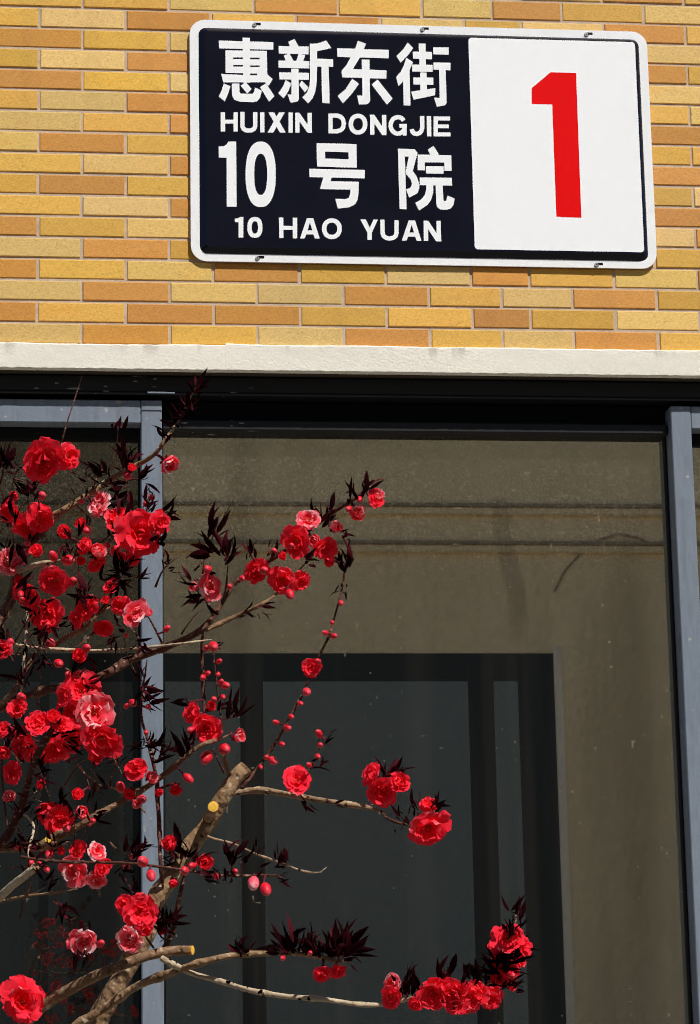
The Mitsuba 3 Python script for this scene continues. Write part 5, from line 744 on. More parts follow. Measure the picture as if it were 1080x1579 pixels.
# x, y, z of the base, direction, spread, number, length
SPRAYS = [
 (-0.0097,-3.2673,2.1834,90,45,7,0.0311,-0.0123,-3.2633,2.1838),
 (0.1049,-3.2908,2.1787,95,30,4,0.0322,0.1052,-3.2821,2.1807),
 (0.0828,-3.3183,2.1682,120,35,5,0.0275,0.0814,-3.2907,2.1769),
 (0.0867,-3.2802,2.1683,150,30,3,0.0236,0.0871,-3.2757,2.1693),
 (0.1177,-3.2771,2.1718,10,40,3,0.0261,0.1069,-3.2588,2.1746),
 (0.1039,-3.2624,2.1662,200,90,5,0.0263,0.1077,-3.2500,2.1716),
 (0.0098,-3.2806,2.1575,100,60,4,0.0247,0.0110,-3.2758,2.1573),
 (-0.0010,-3.3000,2.1517,250,40,2,0.0257,-0.0030,-3.2813,2.1562),
 (0.0072,-3.2791,2.1680,330,30,2,0.0235,-0.0020,-3.2778,2.1703),
 (0.0516,-3.3098,2.0968,260,40,3,0.0244,0.0486,-3.3065,2.0945),
 (0.0986,-3.2995,2.0760,90,130,9,0.0281,0.0983,-3.2881,2.0778),
 (0.0988,-3.2908,2.0727,270,90,5,0.0258,0.0972,-3.2887,2.0743),
 (0.1402,-3.3144,2.1293,10,35,5,0.0233,0.1402,-3.3127,2.1303),
 (0.1234,-3.3070,2.1353,60,35,5,0.0233,0.1240,-3.2897,2.1393),
 (0.0663,-3.3069,2.0540,115,45,6,0.0255,0.0653,-3.2846,2.0576),
 (0.0860,-3.3170,2.0583,70,50,4,0.0218,0.0933,-3.2907,2.0620),
 (0.0535,-3.2540,2.0388,250,40,3,0.0217,0.0415,-3.2500,2.0406),
 (0.0904,-3.3124,2.0100,265,50,3,0.0193,0.0906,-3.2995,2.0016),
 (-0.0040,-3.2946,2.0099,140,60,3,0.0194,-0.0060,-3.2851,2.0099),
 (0.0148,-3.3115,2.0040,260,50,3,0.0169,0.0155,-3.2935,2.0055),
 (-0.0019,-3.2926,2.1094,290,50,3,0.0257,-0.0025,-3.2779,2.1127),
 (0.0229,-3.3095,2.0411,30,40,2,0.0182,0.0231,-3.2813,2.0375),
 (0.1449,-3.3253,2.1985,110,40,4,0.0208,0.1435,-3.3141,2.2034),
 (0.1531,-3.3087,2.2174,105,55,6,0.0235,0.1530,-3.3070,2.2192),
 (0.1610,-3.3250,2.2305,80,60,7,0.0209,0.1613,-3.3040,2.2359),
 (0.1707,-3.3176,2.2504,60,65,8,0.0210,0.1695,-3.3131,2.2517),
 (0.1548,-3.3245,2.2229,50,50,4,0.0184,0.1571,-3.3055,2.2275),
 (0.1843,-3.3318,2.1059,78,28,5,0.0352,0.1856,-3.3166,2.1090),
 (0.1849,-3.3389,2.0883,150,32,5,0.0327,0.1824,-3.3116,2.0956),
 (0.1933,-3.3485,2.0833,95,40,7,0.0277,0.1987,-3.3319,2.0836),
 (0.1964,-3.3468,2.0775,50,35,4,0.0265,0.1987,-3.3282,2.0804),
 (0.1671,-3.3301,2.0622,150,25,2,0.0230,0.1752,-3.3222,2.0649),
 (0.1735,-3.3221,2.0452,200,70,5,0.0230,0.1794,-3.3056,2.0483),
 (0.1807,-3.3248,2.0602,70,40,3,0.0243,0.1764,-3.3172,2.0599),
 (0.2217,-3.3176,2.0878,95,35,4,0.0183,0.2297,-3.2950,2.0823),
 (0.2397,-3.3225,2.0907,60,30,3,0.0159,0.2434,-3.3069,2.0896),
 (0.2886,-3.3000,2.1245,85,35,4,0.0260,0.2884,-3.2960,2.1254),
 (0.2954,-3.3073,2.1281,60,35,4,0.0235,0.2963,-3.3003,2.1300),
 (0.3186,-3.3344,2.1392,100,38,5,0.0282,0.3193,-3.3232,2.1416),
 (0.3286,-3.3500,2.1458,70,30,4,0.0244,0.3314,-3.3279,2.1515),
 (0.3120,-3.2843,2.1160,350,40,3,0.0175,0.3203,-3.2789,2.0998),
 (0.2750,-3.3120,2.0854,60,60,4,0.0184,0.2782,-3.2906,2.0900),
 (0.3156,-3.2861,2.0832,95,50,7,0.0224,0.3163,-3.2665,2.0869),
 (0.3146,-3.2649,2.0689,210,80,4,0.0138,0.3141,-3.2623,2.0688),
 (0.2261,-3.3321,2.0355,340,30,3,0.0206,0.2272,-3.3120,2.0410),
 (0.1913,-3.3234,1.9990,20,20,1,0.0181,0.1851,-3.3207,1.9989),
 (0.2140,-3.3078,2.0356,350,15,2,0.0244,0.2146,-3.3041,2.0360),
 (0.1179,-3.3337,1.9597,300,60,6,0.0239,0.1192,-3.3159,1.9630),
 (0.1214,-3.3195,1.9498,355,35,4,0.0228,0.1185,-3.3123,1.9520),
 (0.1193,-3.3460,1.9651,110,40,3,0.0214,0.1202,-3.3197,1.9699),
 (0.1243,-3.3363,1.9066,20,40,6,0.0261,0.1250,-3.3219,1.9086),
 (0.1215,-3.3302,1.9104,190,30,3,0.0203,0.1244,-3.3205,1.9116),
 (0.1297,-3.3478,1.8920,45,30,5,0.0260,0.1280,-3.3239,1.8952),
 (0.1572,-3.3312,1.8963,115,35,4,0.0334,0.1572,-3.3303,1.8964),
 (0.1618,-3.3555,1.9039,80,40,3,0.0248,0.1655,-3.3338,1.9025),
 (0.0345,-3.3336,1.9204,20,40,4,0.0308,0.0355,-3.3320,1.9201),
 (0.0180,-3.3297,1.9138,150,50,3,0.0285,0.0293,-3.3251,1.9095),
 (0.0476,-3.3161,1.9155,330,40,3,0.0263,0.0499,-3.2876,1.9184),
 (0.0121,-3.3065,1.8989,80,60,4,0.0239,0.0048,-3.2860,1.8979),
 (0.0212,-3.3300,1.8781,330,40,3,0.0177,0.0244,-3.3233,1.8792),
 (0.0464,-3.2699,1.8559,90,30,3,0.0242,0.0474,-3.2664,1.8560),
 (0.0019,-3.3109,1.8448,70,60,4,0.0178,0.0028,-3.2817,1.8489),
 (-0.0046,-3.3069,1.9049,60,50,3,0.0203,-0.0056,-3.2870,1.9087),
 (0.1190,-3.2973,1.8142,70,70,5,0.0239,0.1183,-3.2727,1.8189),
 (0.1371,-3.3087,1.8202,340,30,3,0.0215,0.1354,-3.3045,1.8198),
 (0.1570,-3.3137,1.8077,95,60,6,0.0286,0.1572,-3.2949,1.8111),
 (0.1638,-3.3626,1.7976,40,40,4,0.0233,0.1568,-3.3520,1.7956),
 (0.1493,-3.3015,1.8059,180,40,4,0.0227,0.1528,-3.2944,1.8029),
 (0.1692,-3.3683,1.7843,335,25,3,0.0198,0.1698,-3.3583,1.7888),
 (0.1345,-3.3624,1.7391,75,55,8,0.0278,0.1437,-3.3440,1.7351),
 (0.1416,-3.3608,1.7460,10,30,3,0.0209,0.1471,-3.3503,1.7464),
 (0.1417,-3.3556,1.7348,130,40,4,0.0232,0.1437,-3.3440,1.7351),
 (0.0668,-3.3815,1.7399,110,20,2,0.0206,0.0766,-3.3774,1.7258),
 (0.0626,-3.4013,1.7163,265,35,4,0.0193,0.0771,-3.3763,1.7248),
 (0.1119,-3.2766,1.7766,95,40,4,0.0180,0.1028,-3.2572,1.7950),
 (0.2001,-3.3441,1.9316,75,35,5,0.0274,0.1916,-3.3200,1.9326),
 (0.1935,-3.3286,1.9434,50,30,3,0.0216,0.1903,-3.3156,1.9454),
 (0.1598,-3.3433,1.9462,165,20,2,0.0203,0.1765,-3.3178,1.9517),
 (0.2853,-3.3343,1.9122,60,40,4,0.0132,0.2874,-3.3188,1.9148),
 (0.2763,-3.3474,1.8866,20,60,4,0.0143,0.2761,-3.3296,1.8906),
 (0.1967,-3.3682,1.7968,85,45,5,0.0280,0.1985,-3.3510,1.7866),
 (0.2053,-3.3706,1.7965,40,30,3,0.0210,0.2074,-3.3483,1.7867),
 (0.2215,-3.3289,1.8082,70,60,3,0.0119,0.2224,-3.3170,1.8086),
 (0.2407,-3.3392,1.7977,62,42,6,0.0248,0.2422,-3.3363,1.7991),
 (0.2186,-3.3476,1.7884,25,20,2,0.0176,0.2183,-3.3466,1.7867),
 (0.2398,-3.3748,1.7814,350,30,3,0.0151,0.2410,-3.3687,1.7832),
 (0.2670,-3.3343,1.8571,320,40,3,0.0179,0.2661,-3.3331,1.8587),
 (0.2873,-3.3676,1.8504,20,60,2,0.0118,0.2890,-3.3409,1.8543),
 (0.1926,-3.3667,1.7883,260,50,3,0.0151,0.1940,-3.3523,1.7865),
 (0.1815,-3.3776,1.7875,300,40,3,0.0174,0.1844,-3.3548,1.7872),
 (0.3457,-3.3378,1.8766,75,45,6,0.0239,0.3428,-3.3378,1.8784),
 (0.3506,-3.3519,1.8785,20,25,3,0.0191,0.3428,-3.3378,1.8784),
 (0.3529,-3.3845,1.8324,110,60,4,0.0187,0.3555,-3.3579,1.8311),
 (0.3835,-3.3670,1.8410,80,50,5,0.0201,0.3757,-3.3484,1.8311),
 (0.3681,-3.3619,1.8417,90,50,4,0.0177,0.3702,-3.3491,1.8307),
 (0.3513,-3.3738,1.8300,270,60,2,0.0106,0.3534,-3.3599,1.8313),
 (0.2064,-3.3763,1.7146,95,65,7,0.0219,0.2062,-3.3734,1.7146),
 (0.2487,-3.3950,1.7165,98,45,14,0.0298,0.2471,-3.3903,1.7133),
 (0.2592,-3.4054,1.7147,70,40,8,0.0263,0.2583,-3.4006,1.7115),
 (0.2414,-3.3998,1.7163,140,35,5,0.0229,0.2431,-3.3886,1.7135),
 (0.2855,-3.4374,1.7115,92,46,15,0.0350,0.2856,-3.4258,1.7056),
 (0.2871,-3.4537,1.7118,25,28,6,0.0347,0.2877,-3.4273,1.7052),
 (0.2778,-3.4245,1.7123,130,40,7,0.0261,0.2773,-3.4199,1.7072),
 (0.2679,-3.4210,1.7115,90,60,8,0.0216,0.2691,-3.4133,1.7089),
 (0.2921,-3.4386,1.7047,330,40,2,0.0147,0.2919,-3.4303,1.7043),
 (0.3470,-3.4100,1.6783,95,32,6,0.0320,0.3490,-3.4052,1.6729),
 (0.3533,-3.4190,1.6768,60,30,3,0.0239,0.3548,-3.4104,1.6739),
 (0.3781,-3.4355,1.6870,95,45,7,0.0260,0.3814,-3.4284,1.6780),
 (0.4086,-3.4407,1.6830,110,40,5,0.0328,0.4115,-3.4262,1.6836),
 (0.4315,-3.4195,1.6936,90,150,10,0.0274,0.4304,-3.4185,1.6934),
 (0.4347,-3.4361,1.7041,100,110,9,0.0261,0.4372,-3.4084,1.7064),
 (0.4443,-3.4191,1.7104,60,50,5,0.0241,0.4398,-3.4081,1.7110),
 (0.4350,-3.4767,1.7380,88,45,6,0.0213,0.4395,-3.4486,1.7403),
 (0.4351,-3.4557,1.6809,20,40,4,0.0180,0.4386,-3.4350,1.6823),
 (0.3763,-3.4478,1.6682,275,15,1,0.0135,0.3792,-3.4276,1.6777),
 (0.0024,-3.2918,2.1763,80,80,4,0.0197,-0.0010,-3.2777,2.1748),
 (0.0176,-3.3467,2.1381,100,45,5,0.0228,0.0211,-3.3183,2.1450),
 (0.0174,-3.2702,2.1143,60,60,5,0.0161,0.0169,-3.2667,2.1142),
 (0.0627,-3.3047,2.0526,300,60,5,0.0267,0.0653,-3.2846,2.0576),
 (0.0315,-3.3028,2.0189,250,80,4,0.0230,0.0231,-3.2941,2.0161),
 (0.0925,-3.2980,2.1075,60,60,4,0.0233,0.0913,-3.2777,2.1131),
 (0.1292,-3.3280,2.0989,40,60,3,0.0231,0.1211,-3.3061,2.1068),
 (0.0608,-3.2853,2.1485,120,60,4,0.0161,0.0613,-3.2804,2.1508),
 (0.1266,-3.2885,2.1495,70,60,3,0.0161,0.1267,-3.2824,2.1511),
 (0.0262,-3.2828,1.9977,280,60,4,0.0158,0.0239,-3.2821,1.9983),
 (0.0660,-3.3064,1.9676,320,80,3,0.0229,0.0642,-3.2994,1.9687),
 (0.0672,-3.2984,1.9933,250,80,4,0.0230,0.0682,-3.2961,2.0017),
 (-0.0051,-3.3023,2.0129,100,60,3,0.0157,-0.0061,-3.2902,2.0147),
 (0.1135,-3.3425,1.9970,300,80,4,0.0191,0.1162,-3.3133,2.0011),
 (0.0108,-3.2999,1.9699,120,45,4,0.0265,0.0076,-3.2890,1.9708),
 (0.0056,-3.2469,1.9631,70,45,3,0.0160,0.0061,-3.2376,1.9651),
 (0.0703,-3.3550,1.8673,300,45,3,0.0188,0.0698,-3.3410,1.8689),
 (0.0248,-3.2918,1.8543,260,60,3,0.0228,0.0281,-3.2833,1.8611),
 (0.0014,-3.3235,1.9147,100,45,3,0.0226,-0.0000,-3.3015,1.9114),
 (0.0817,-3.3069,1.8955,80,80,3,0.0156,0.0749,-3.2853,1.9060),
 (0.0066,-3.2939,1.8238,290,80,5,0.0263,0.0072,-3.2890,1.8225),
 (0.0755,-3.3273,1.8426,60,80,4,0.0189,0.0750,-3.3201,1.8439),
 (0.1034,-3.2806,1.8003,300,80,5,0.0192,0.1047,-3.2604,1.8012),
 (0.0460,-3.3090,1.7632,280,60,5,0.0260,0.0381,-3.2808,1.7697),
 (0.1081,-3.3027,1.8103,70,45,5,0.0191,0.1082,-3.2833,1.8106),
 (0.0299,-3.2690,1.8852,70,45,3,0.0158,0.0299,-3.2561,1.8867),
 (0.1415,-3.3357,2.0746,60,80,5,0.0157,0.1431,-3.3065,2.0804),
 (0.1192,-3.3147,1.9578,40,45,4,0.0265,0.1189,-3.3145,1.9586),
 (0.0055,-3.3194,2.0527,60,45,4,0.0265,0.0045,-3.3176,2.0531),
 (0.4274,-3.4438,1.6954,110,70,7,0.0249,0.4312,-3.4204,1.6967),
 (0.4364,-3.4445,1.7120,70,70,7,0.0249,0.4353,-3.4322,1.7144),
 (0.4267,-3.4283,1.6821,60,60,6,0.0227,0.4274,-3.4269,1.6797),
 (0.4371,-3.4590,1.7252,90,60,5,0.0203,0.4378,-3.4426,1.7266),
 (0.3928,-3.4614,1.6857,80,50,5,0.0202,0.3983,-3.4317,1.6806),
 (0.0564,-3.3276,1.8966,125,60,3,0.0178,0.0570,-3.3120,1.8981),
 (-0.0206,-3.3003,2.1672,118,60,3,0.0147,-0.0210,-3.2898,2.1693),
 (0.0843,-3.3059,1.7960,71,60,3,0.0178,0.0845,-3.3031,1.7958),
 (0.0318,-3.3140,1.7812,28,60,3,0.0213,0.0318,-3.3119,1.7812),
 (0.0141,-3.3389,1.8184,4,60,3,0.0141,0.0142,-3.3119,1.8209),
 (0.0485,-3.3212,2.0919,141,60,3,0.0145,0.0486,-3.3065,2.0945),
 (0.0137,-3.3275,1.7920,82,60,3,0.0141,0.0136,-3.2994,1.7937),
 (0.0219,-3.3521,1.7957,-2,60,3,0.0209,0.0219,-3.3505,1.7958),
 (0.0577,-3.3001,2.1069,97,60,3,0.0184,0.0580,-3.2928,2.1080),
 (0.1060,-3.2951,2.1834,82,60,3,0.0186,0.1066,-3.2936,2.1836),
 (0.0146,-3.3174,2.0439,73,60,3,0.0181,0.0150,-3.3055,2.0457),
 (-0.0132,-3.2990,2.0981,112,60,3,0.0219,-0.0131,-3.2972,2.0984),
 (-0.0043,-3.3006,2.1196,99,60,3,0.0183,-0.0043,-3.2929,2.1209),
 (-0.0125,-3.3161,1.9959,176,60,3,0.0216,-0.0126,-3.3039,1.9974),
 (0.0234,-3.3201,1.8918,105,60,3,0.0214,0.0235,-3.3109,1.8926),
 (0.0712,-3.3113,1.7963,36,60,3,0.0178,0.0714,-3.3098,1.7964),
 (0.0636,-3.3006,1.9685,67,60,3,0.0181,0.0642,-3.2994,1.9687),
 (0.0104,-3.3172,1.8210,127,60,3,0.0177,0.0103,-3.2880,1.8237),
 (0.0963,-3.3142,2.2116,87,60,3,0.0221,0.0965,-3.3088,2.2124),
 (0.1129,-3.3256,2.0666,36,60,3,0.0182,0.1136,-3.3103,2.0694),
 (0.0949,-3.3297,1.8914,65,60,3,0.0178,0.0952,-3.3176,1.8927),
 (0.0141,-3.3054,2.0173,59,60,3,0.0145,0.0145,-3.2895,2.0198),
 (0.0157,-3.2986,2.0338,184,60,3,0.0182,0.0163,-3.2960,2.0342),
 (0.1012,-3.3160,2.0192,97,60,3,0.0181,0.1018,-3.3066,2.0207),
 (0.0778,-3.2912,1.9083,38,60,3,0.0145,0.0783,-3.2880,1.9084),
 (0.0898,-3.3196,1.8706,151,60,3,0.0143,0.0903,-3.3033,1.8723),
 (0.0244,-3.3182,2.0023,87,60,3,0.0216,0.0243,-3.2905,2.0065),
 (0.0195,-3.3089,1.8621,158,60,3,0.0143,0.0197,-3.2909,1.8637),
 (0.0567,-3.3224,1.8420,88,60,3,0.0142,0.0576,-3.2967,1.8445),
 (0.0993,-3.2950,2.1346,105,60,3,0.0222,0.0996,-3.2886,2.1358),
 (-0.0006,-3.3021,1.9115,40,60,3,0.0144,-0.0000,-3.3015,1.9114),
 (0.0374,-3.3260,1.8165,98,60,3,0.0212,0.0380,-3.3098,1.8177),
 (-0.0299,-3.3192,2.1247,166,60,3,0.0182,-0.0303,-3.3046,2.1275),
 (0.0623,-3.3052,2.1648,110,60,3,0.0147,0.0629,-3.2880,2.1685),
]
for name, polys in GLYPHS.items():
    poly = unary_union([Polygon(coords(e), [coords(h) for h in hs]).buffer(0) for e, hs in polys])
    one = name == 'numeral_one'
    y0 = -.0208 if one else -.0203
    key = add(f'{S}__{NAMES[name]}', ply(extrude_xz(poly, y0, -.0213 if one else -.0209), 'm_print_red' if one else 'm_print_white'))
    if one: labels[key] = {'label': 'large red numeral 1'}
for x, z in [(.501, 4.0335), (.899, 4.0335), (1.293, 4.032), (.502, 3.4605), (1.295, 3.4585)]:
    slot = unary_union([Point(x, z).buffer(.0055), sbox(x, z + .001, x + .014, z + .0048).buffer(.0012)])
    k = add(S + '__screw_slot', ply(extrude_xz(slot, -.0101, -.0106), 'm_hole'))
    head = trimesh.creation.cylinder(.0042, .003, sections=18); head.apply_transform(trimesh.transformations.rotation_matrix(math.pi / 2, [1, 0, 0])); head.apply_translation((x - .0004, -.0118, z))
    add(k + '__screw', ply(head, 'm_silver', smooth=30))
    cross = trimesh.util.concatenate([plain_box(x - .0029, x + .0021, -.0137, -.0132, z - .0006, z + .0006), plain_box(x - .0010, x + .0002, -.01365, -.0132, z - .0025, z + .0025)])
    add(k + '__screw_cross', ply(cross, 'm_hole'))
for x in (.75, 1.1):
    add(S + '__batten', ply(plain_box(x, x + .04, -.0073, .001, 3.50, 4.0), 'm_dark_metal'))

# ---------------------------------------------------------------- behind the viewer: what the panes reflect
O = 'opposite_building'
tag(O, 'pale rendered building across the yard, seen only as a reflection in the window panes', 'building')
YB = -12.0
add(O + '__wall', ply(plain_box(-14, 18, YB - .4, YB, 0, 10.1), 'm_render'))
add(O + '__roof', ply(plain_box(-14.2, 18.2, YB - 8, YB + .15, 10.1, 10.35), 'm_render'))
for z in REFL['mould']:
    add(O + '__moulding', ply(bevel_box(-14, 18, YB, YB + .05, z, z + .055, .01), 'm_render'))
    add(O + '__groove_shade', ply(plain_box(-14, 18, YB, YB + .07, z + .0555, z + .078), 'm_shade_and_cable'))  # darker strip added as the shade of the groove over each moulding
wx0, wx1, wz0, wz1 = REFL['win']
add(O + '__window', ply(plain_box(wx0, wx1, YB - .01, YB + .012, wz0, wz1), 'm_dark_metal'))
for (a, b) in REFL['panes']:
    add(O + '__window__pane', ply(plain_box(a, b, YB + .012, YB + .02, wz0 + .2, wz1 - .2), 'm_far_glass'))
add(O + '__window__surround', ply(bevel_box(wx1 + .0, wx1 + .06, YB + .0, YB + .03, wz0, wz1 + .05, .006), 'm_plaster'))

add(O + '__cable', ply(tube(REFL['cable'], np.full(len(REFL['cable']), .007), 6), 'm_shade_and_cable', smooth=60))

# ---------------------------------------------------------------- the flowering peach tree
TR = 'flowering_peach_tree'
tag(TR, 'peach tree with crimson double blossom and dark leaves in front of the windows', 'tree')
rng = np.random.RandomState(7)
def smooth_path(rows):
    q = np.array(rows).reshape(-1, 4)
    d = np.r_[0, np.cumsum(np.linalg.norm(np.diff(q[:, :3], axis=0), axis=1))]
    n = max(4, int(d[-1] / .007))
    t = np.linspace(0, d[-1], n)
    if len(q) > 2:
        import scipy.interpolate as si
        P = si.CubicSpline(d, q[:, :3])(t) if len(q) > 3 else PchipInterpolator(d, q[:, :3])(t)
        lin = np.stack([np.interp(t, d, q[:, i]) for i in range(3)], 1); P = .6 * P + .4 * lin
    else: P = np.stack([np.interp(t, d, q[:, i]) for i in range(3)], 1)
    return P, np.interp(t, d, q[:, 3]), d[-1]
TWIGNAME = {'trunk': 'trunk', 'limb': 'limb', 'branch': 'branch', 'twig': 'twig', 'stub': 'stub'}
for bi, (kind, tone, cut, rows) in enumerate(BRANCHES):
    P, R, L = smooth_path(rows)
    n = len(P)
    s = np.linspace(0, L, n)
    # knots and waver
    w = meshkit.noise(np.c_[s * 38, np.full(n, bi * 3.1), s * 0]) - .5
    amp = .22 if kind in ('twig', 'branch') else .16
    R = R * {'branch': .9, 'limb': .92, 'twig': .9}.get(kind, 1.0) * (1 + amp * w) + R * .35 * np.exp(-((((s + bi * .013) / .045) % 1 - .5) / .11) ** 2) * (kind in ('twig', 'branch'))
    wob = np.stack([meshkit.noise(np.c_[s * 26, np.full(n, bi * 5.7 + j), s * 0]) - .5 for j in range(3)], 1)
    P = P + wob * (R.mean() * .9) * np.minimum(1, np.minimum(s, L - s)[:, None] * 30)
    sides = 14 if R.max() > .005 else 9 if R.max() > .0025 else 7
    if cut == 0: R[-3:] *= [.8, .55, .3]
    if kind == 'trunk' :
        P = np.vstack([[P[0, 0] - .03, P[0, 1] + .02, 0.0], [P[0, 0] - .03, P[0, 1] + .02, .5], [P[0, 0] - .02, P[0, 1] + .01, 1.2], P]); R = np.r_[.034, .026, .018, R]
    elif bi == 1:
        P = np.vstack([[P[0, 0] - .03, P[0, 1] - .06, 0.0], [P[0, 0] - .02, P[0, 1] - .03, .7], P]); R = np.r_[.024, .017, R]
    m = tube(P, R, sides, True, .05 if sides > 7 else .03, bi)
    uv = np.c_[np.full(len(m.vertices), tone), np.zeros(len(m.vertices))]
    key = add(f'{TR}__{TWIGNAME[kind]}', ply(m, 'm_bark', smooth=True, uv=uv))
    if cut:
        tz = P[-1] - P[-3]; Rm = frame_of(tz); r = R[-1] * 1.0
        th = np.arange(22) * 2 * np.pi / 22
        rr = r * (1 + .05 * rng.uniform(-1, 1, 22))
        ringp = np.c_[np.cos(th) * rr, np.sin(th) * rr, np.full(22, .0006)]; inner = ringp * [.5, .5, 1.6]
        low = ringp - [0, 0, .003]
        v = np.vstack([low * [1.0, 1.0, 1], ringp, inner, [[0, 0, .0009]]]) @ Rm.T + P[-1]
        f = []
        for k in range(22):
            a, b = k, (k + 1) % 22
            f += [(a, b, b + 22), (a, b + 22, a + 22), (a + 22, b + 22, b + 44), (a + 22, b + 44, a + 44), (a + 44, b + 44, 66)]
        uvc = np.r_[np.full(22, 1.0), np.full(22, .92), np.full(22, .5), 0.0]
        if cut == 1:
            k2 = add(key + '__cut_end', ply(trimesh.Trimesh(v, f, process=False), 'm_cut', uv=np.c_[uvc, uvc * 0]))
            labels[k2] = {'label': 'fresh yellow sawn end'}
        else: add(key + '__cut_end', ply(trimesh.Trimesh(v, f, process=False), 'm_bark', uv=np.c_[uvc * 0 + .05, uvc * 0]))

# ---- petals: each prototype flower is a list of petals in unit size, facing +z
def petal(L, elev0, elev1, az, width, cup, ruffle, rnd, nu=8, nv=9):
    """A cupped, ruffled petal rooted near the axis; elev0 and elev1 (degrees above the flower's plane) at the claw and at the margin."""
    u = np.linspace(0, 1, nu); v = np.linspace(-1, 1, nv)
    ang = np.radians(elev0 + (elev1 - elev0) * u)
    ds = L / (nu - 1)
    r = .05 + np.r_[0, np.cumsum(np.cos(ang[1:]) * ds)]; z = np.r_[0, np.cumsum(np.sin(ang[1:]) * ds)]
    w = width * L * np.clip(u, 0, 1) ** .62 * np.sqrt(np.clip(1 - (u * .985) ** 5, 0, 1)) + .02
    ph = rnd.uniform(0, 6.28, 4); pts, uv = [], []
    r2 = rnd.random()
    for i in range(nu):
        for j in range(nv):
            s = w[i] * v[j]
            c = cup * (v[j] ** 2) * w[i]
            ruf = ruffle * u[i] ** 2.2 * (math.sin(4.2 * v[j] + ph[0]) + .6 * math.sin(8.5 * v[j] + ph[1]) + .5 * math.sin(6 * u[i] + 3 * v[j] + ph[2])) * .5
            notch = -.07 * L * u[i] ** 5 * (math.exp(-(v[j] / .22) ** 2) + .5 * math.sin(9 * v[j] + ph[3]))
            a = ang[i]; nx, nz = -math.sin(a), math.cos(a)
            rr = r[i] + nx * (c + ruf) + math.cos(a) * notch; zz = z[i] + nz * (c + ruf) + math.sin(a) * notch
            pts.append((rr, s, zz)); uv.append((max(u[i], abs(v[j]) ** 3 * u[i] ** .5 * .98), r2))
    p = np.array(pts); ca, sa = math.cos(az), math.sin(az)
    p = np.c_[p[:, 0] * ca - p[:, 1] * sa, p[:, 0] * sa + p[:, 1] * ca, p[:, 2]]
    f = []
    for i in range(nu - 1):
        for j in range(nv - 1):
            q = i * nv + j; f += [(q, q + nv, q + nv + 1), (q, q + nv + 1, q + 1)]
    return p, np.array(f), np.array(uv)
def flower_petals(kind, rnd, pale=False):
    out = []
    style = rnd.randint(0, 3)
    full = [[(5, 1.08, 45, -2, .80, .10, .13), (5, .98, 55, 20, .76, .20, .16), (4, .72, 66, 48, .70, .32, .18)],
            [(5, 1.06, 52, 6, .76, .12, .16), (5, .95, 60, 28, .76, .25, .18), (5, .76, 68, 50, .70, .35, .24), (3, .52, 78, 70, .72, .45, .2)],
            [(5, 1.10, 40, -8, .84, .06, .15), (6, .92, 60, 36, .70, .30, .2), (3, .60, 74, 60, .72, .4, .2)]][style]
    rings = (full if kind == 'open' else
             [(5, 1.05, 30, 62, .66, .45, .10), (5, 1.05, 45, 80, .62, .5, .14), (4, .85, 62, 95, .62, .6, .12)])
    for ri, (n, L, e0, e1, w, cup, ruf) in enumerate(rings):
        off = rnd.uniform(0, 6.28)
        for k in range(n):
            out.append(petal(L * rnd.uniform(.78, 1.12), e0 + rnd.uniform(-12, 12), e1 + rnd.uniform(-20, 22), off + 2 * math.pi * k / n + rnd.uniform(-.16, .16),
                             w * rnd.uniform(.85, 1.1), cup * rnd.uniform(.6, 1.3), ruf * rnd.uniform(.7, 1.4), rnd))
            out[-1][2][:, 1] = rnd.uniform(.66, 1.0) if pale else rnd.uniform(.0, .64)
    return out
def joined(parts):
    vs, fs, us, n = [], [], [], 0
    for p, f, u in parts: vs.append(p); fs.append(f + n); us.append(u); n += len(p)
    return np.vstack(vs), np.vstack(fs), np.vstack(us)
def petal_shape(parts):
    v, f, u = joined(parts)
    return ply(trimesh.Trimesh(v, f, process=False), 'm_petal', smooth=True, uv=u)
rp = np.random.RandomState(21)
OPEN = [flower_petals('open', rp, i % 3 == 2) for i in range(15)]
HALF = [flower_petals('half', rp, i % 2 == 1) for i in range(8)]
OPEN_PETALS = [[petal_shape([q]) for q in fl] for fl in OPEN]
OPEN_WHOLE = [petal_shape(fl) for fl in OPEN]
HALF_WHOLE = [petal_shape(fl) for fl in HALF]
def bud_shape(seed):
    rnd = np.random.RandomState(seed); n, m = 12, 20; v, uv, f = [], [], []
    for i in range(n):
        t = i / (n - 1) * math.pi
        for j in range(m):
            ph = j * 2 * math.pi / m
            s = (ph * 3 / (2 * math.pi) + t * .55 + seed * .3) % 1.0
            r = math.sin(t) * (1 + .07 * s - .16 * max(0, s - .82) * 4) * (1 if t < 1.7 else .97)
            v.append((r * math.cos(ph), r * math.sin(ph), -math.cos(t) * (1.15 if t < 1.57 else 1.3) + .05 * s * math.sin(t)))
            uv.append((i / (n - 1) * (.7 + .3 * s), min(1, rnd.random() * .2 + [.05, .2, .35, .5, .8][seed % 5])))
    for i in range(n - 1):
        for j in range(m):
            a, b = i * m + j, i * m + (j + 1) % m; f += [(a, b, b + m), (a, b + m, a + m)]
    return ply(trimesh.Trimesh(np.array(v), f, process=False), 'm_bud', smooth=True, uv=np.array(uv))
BUDS = [bud_shape(s) for s in range(5)]
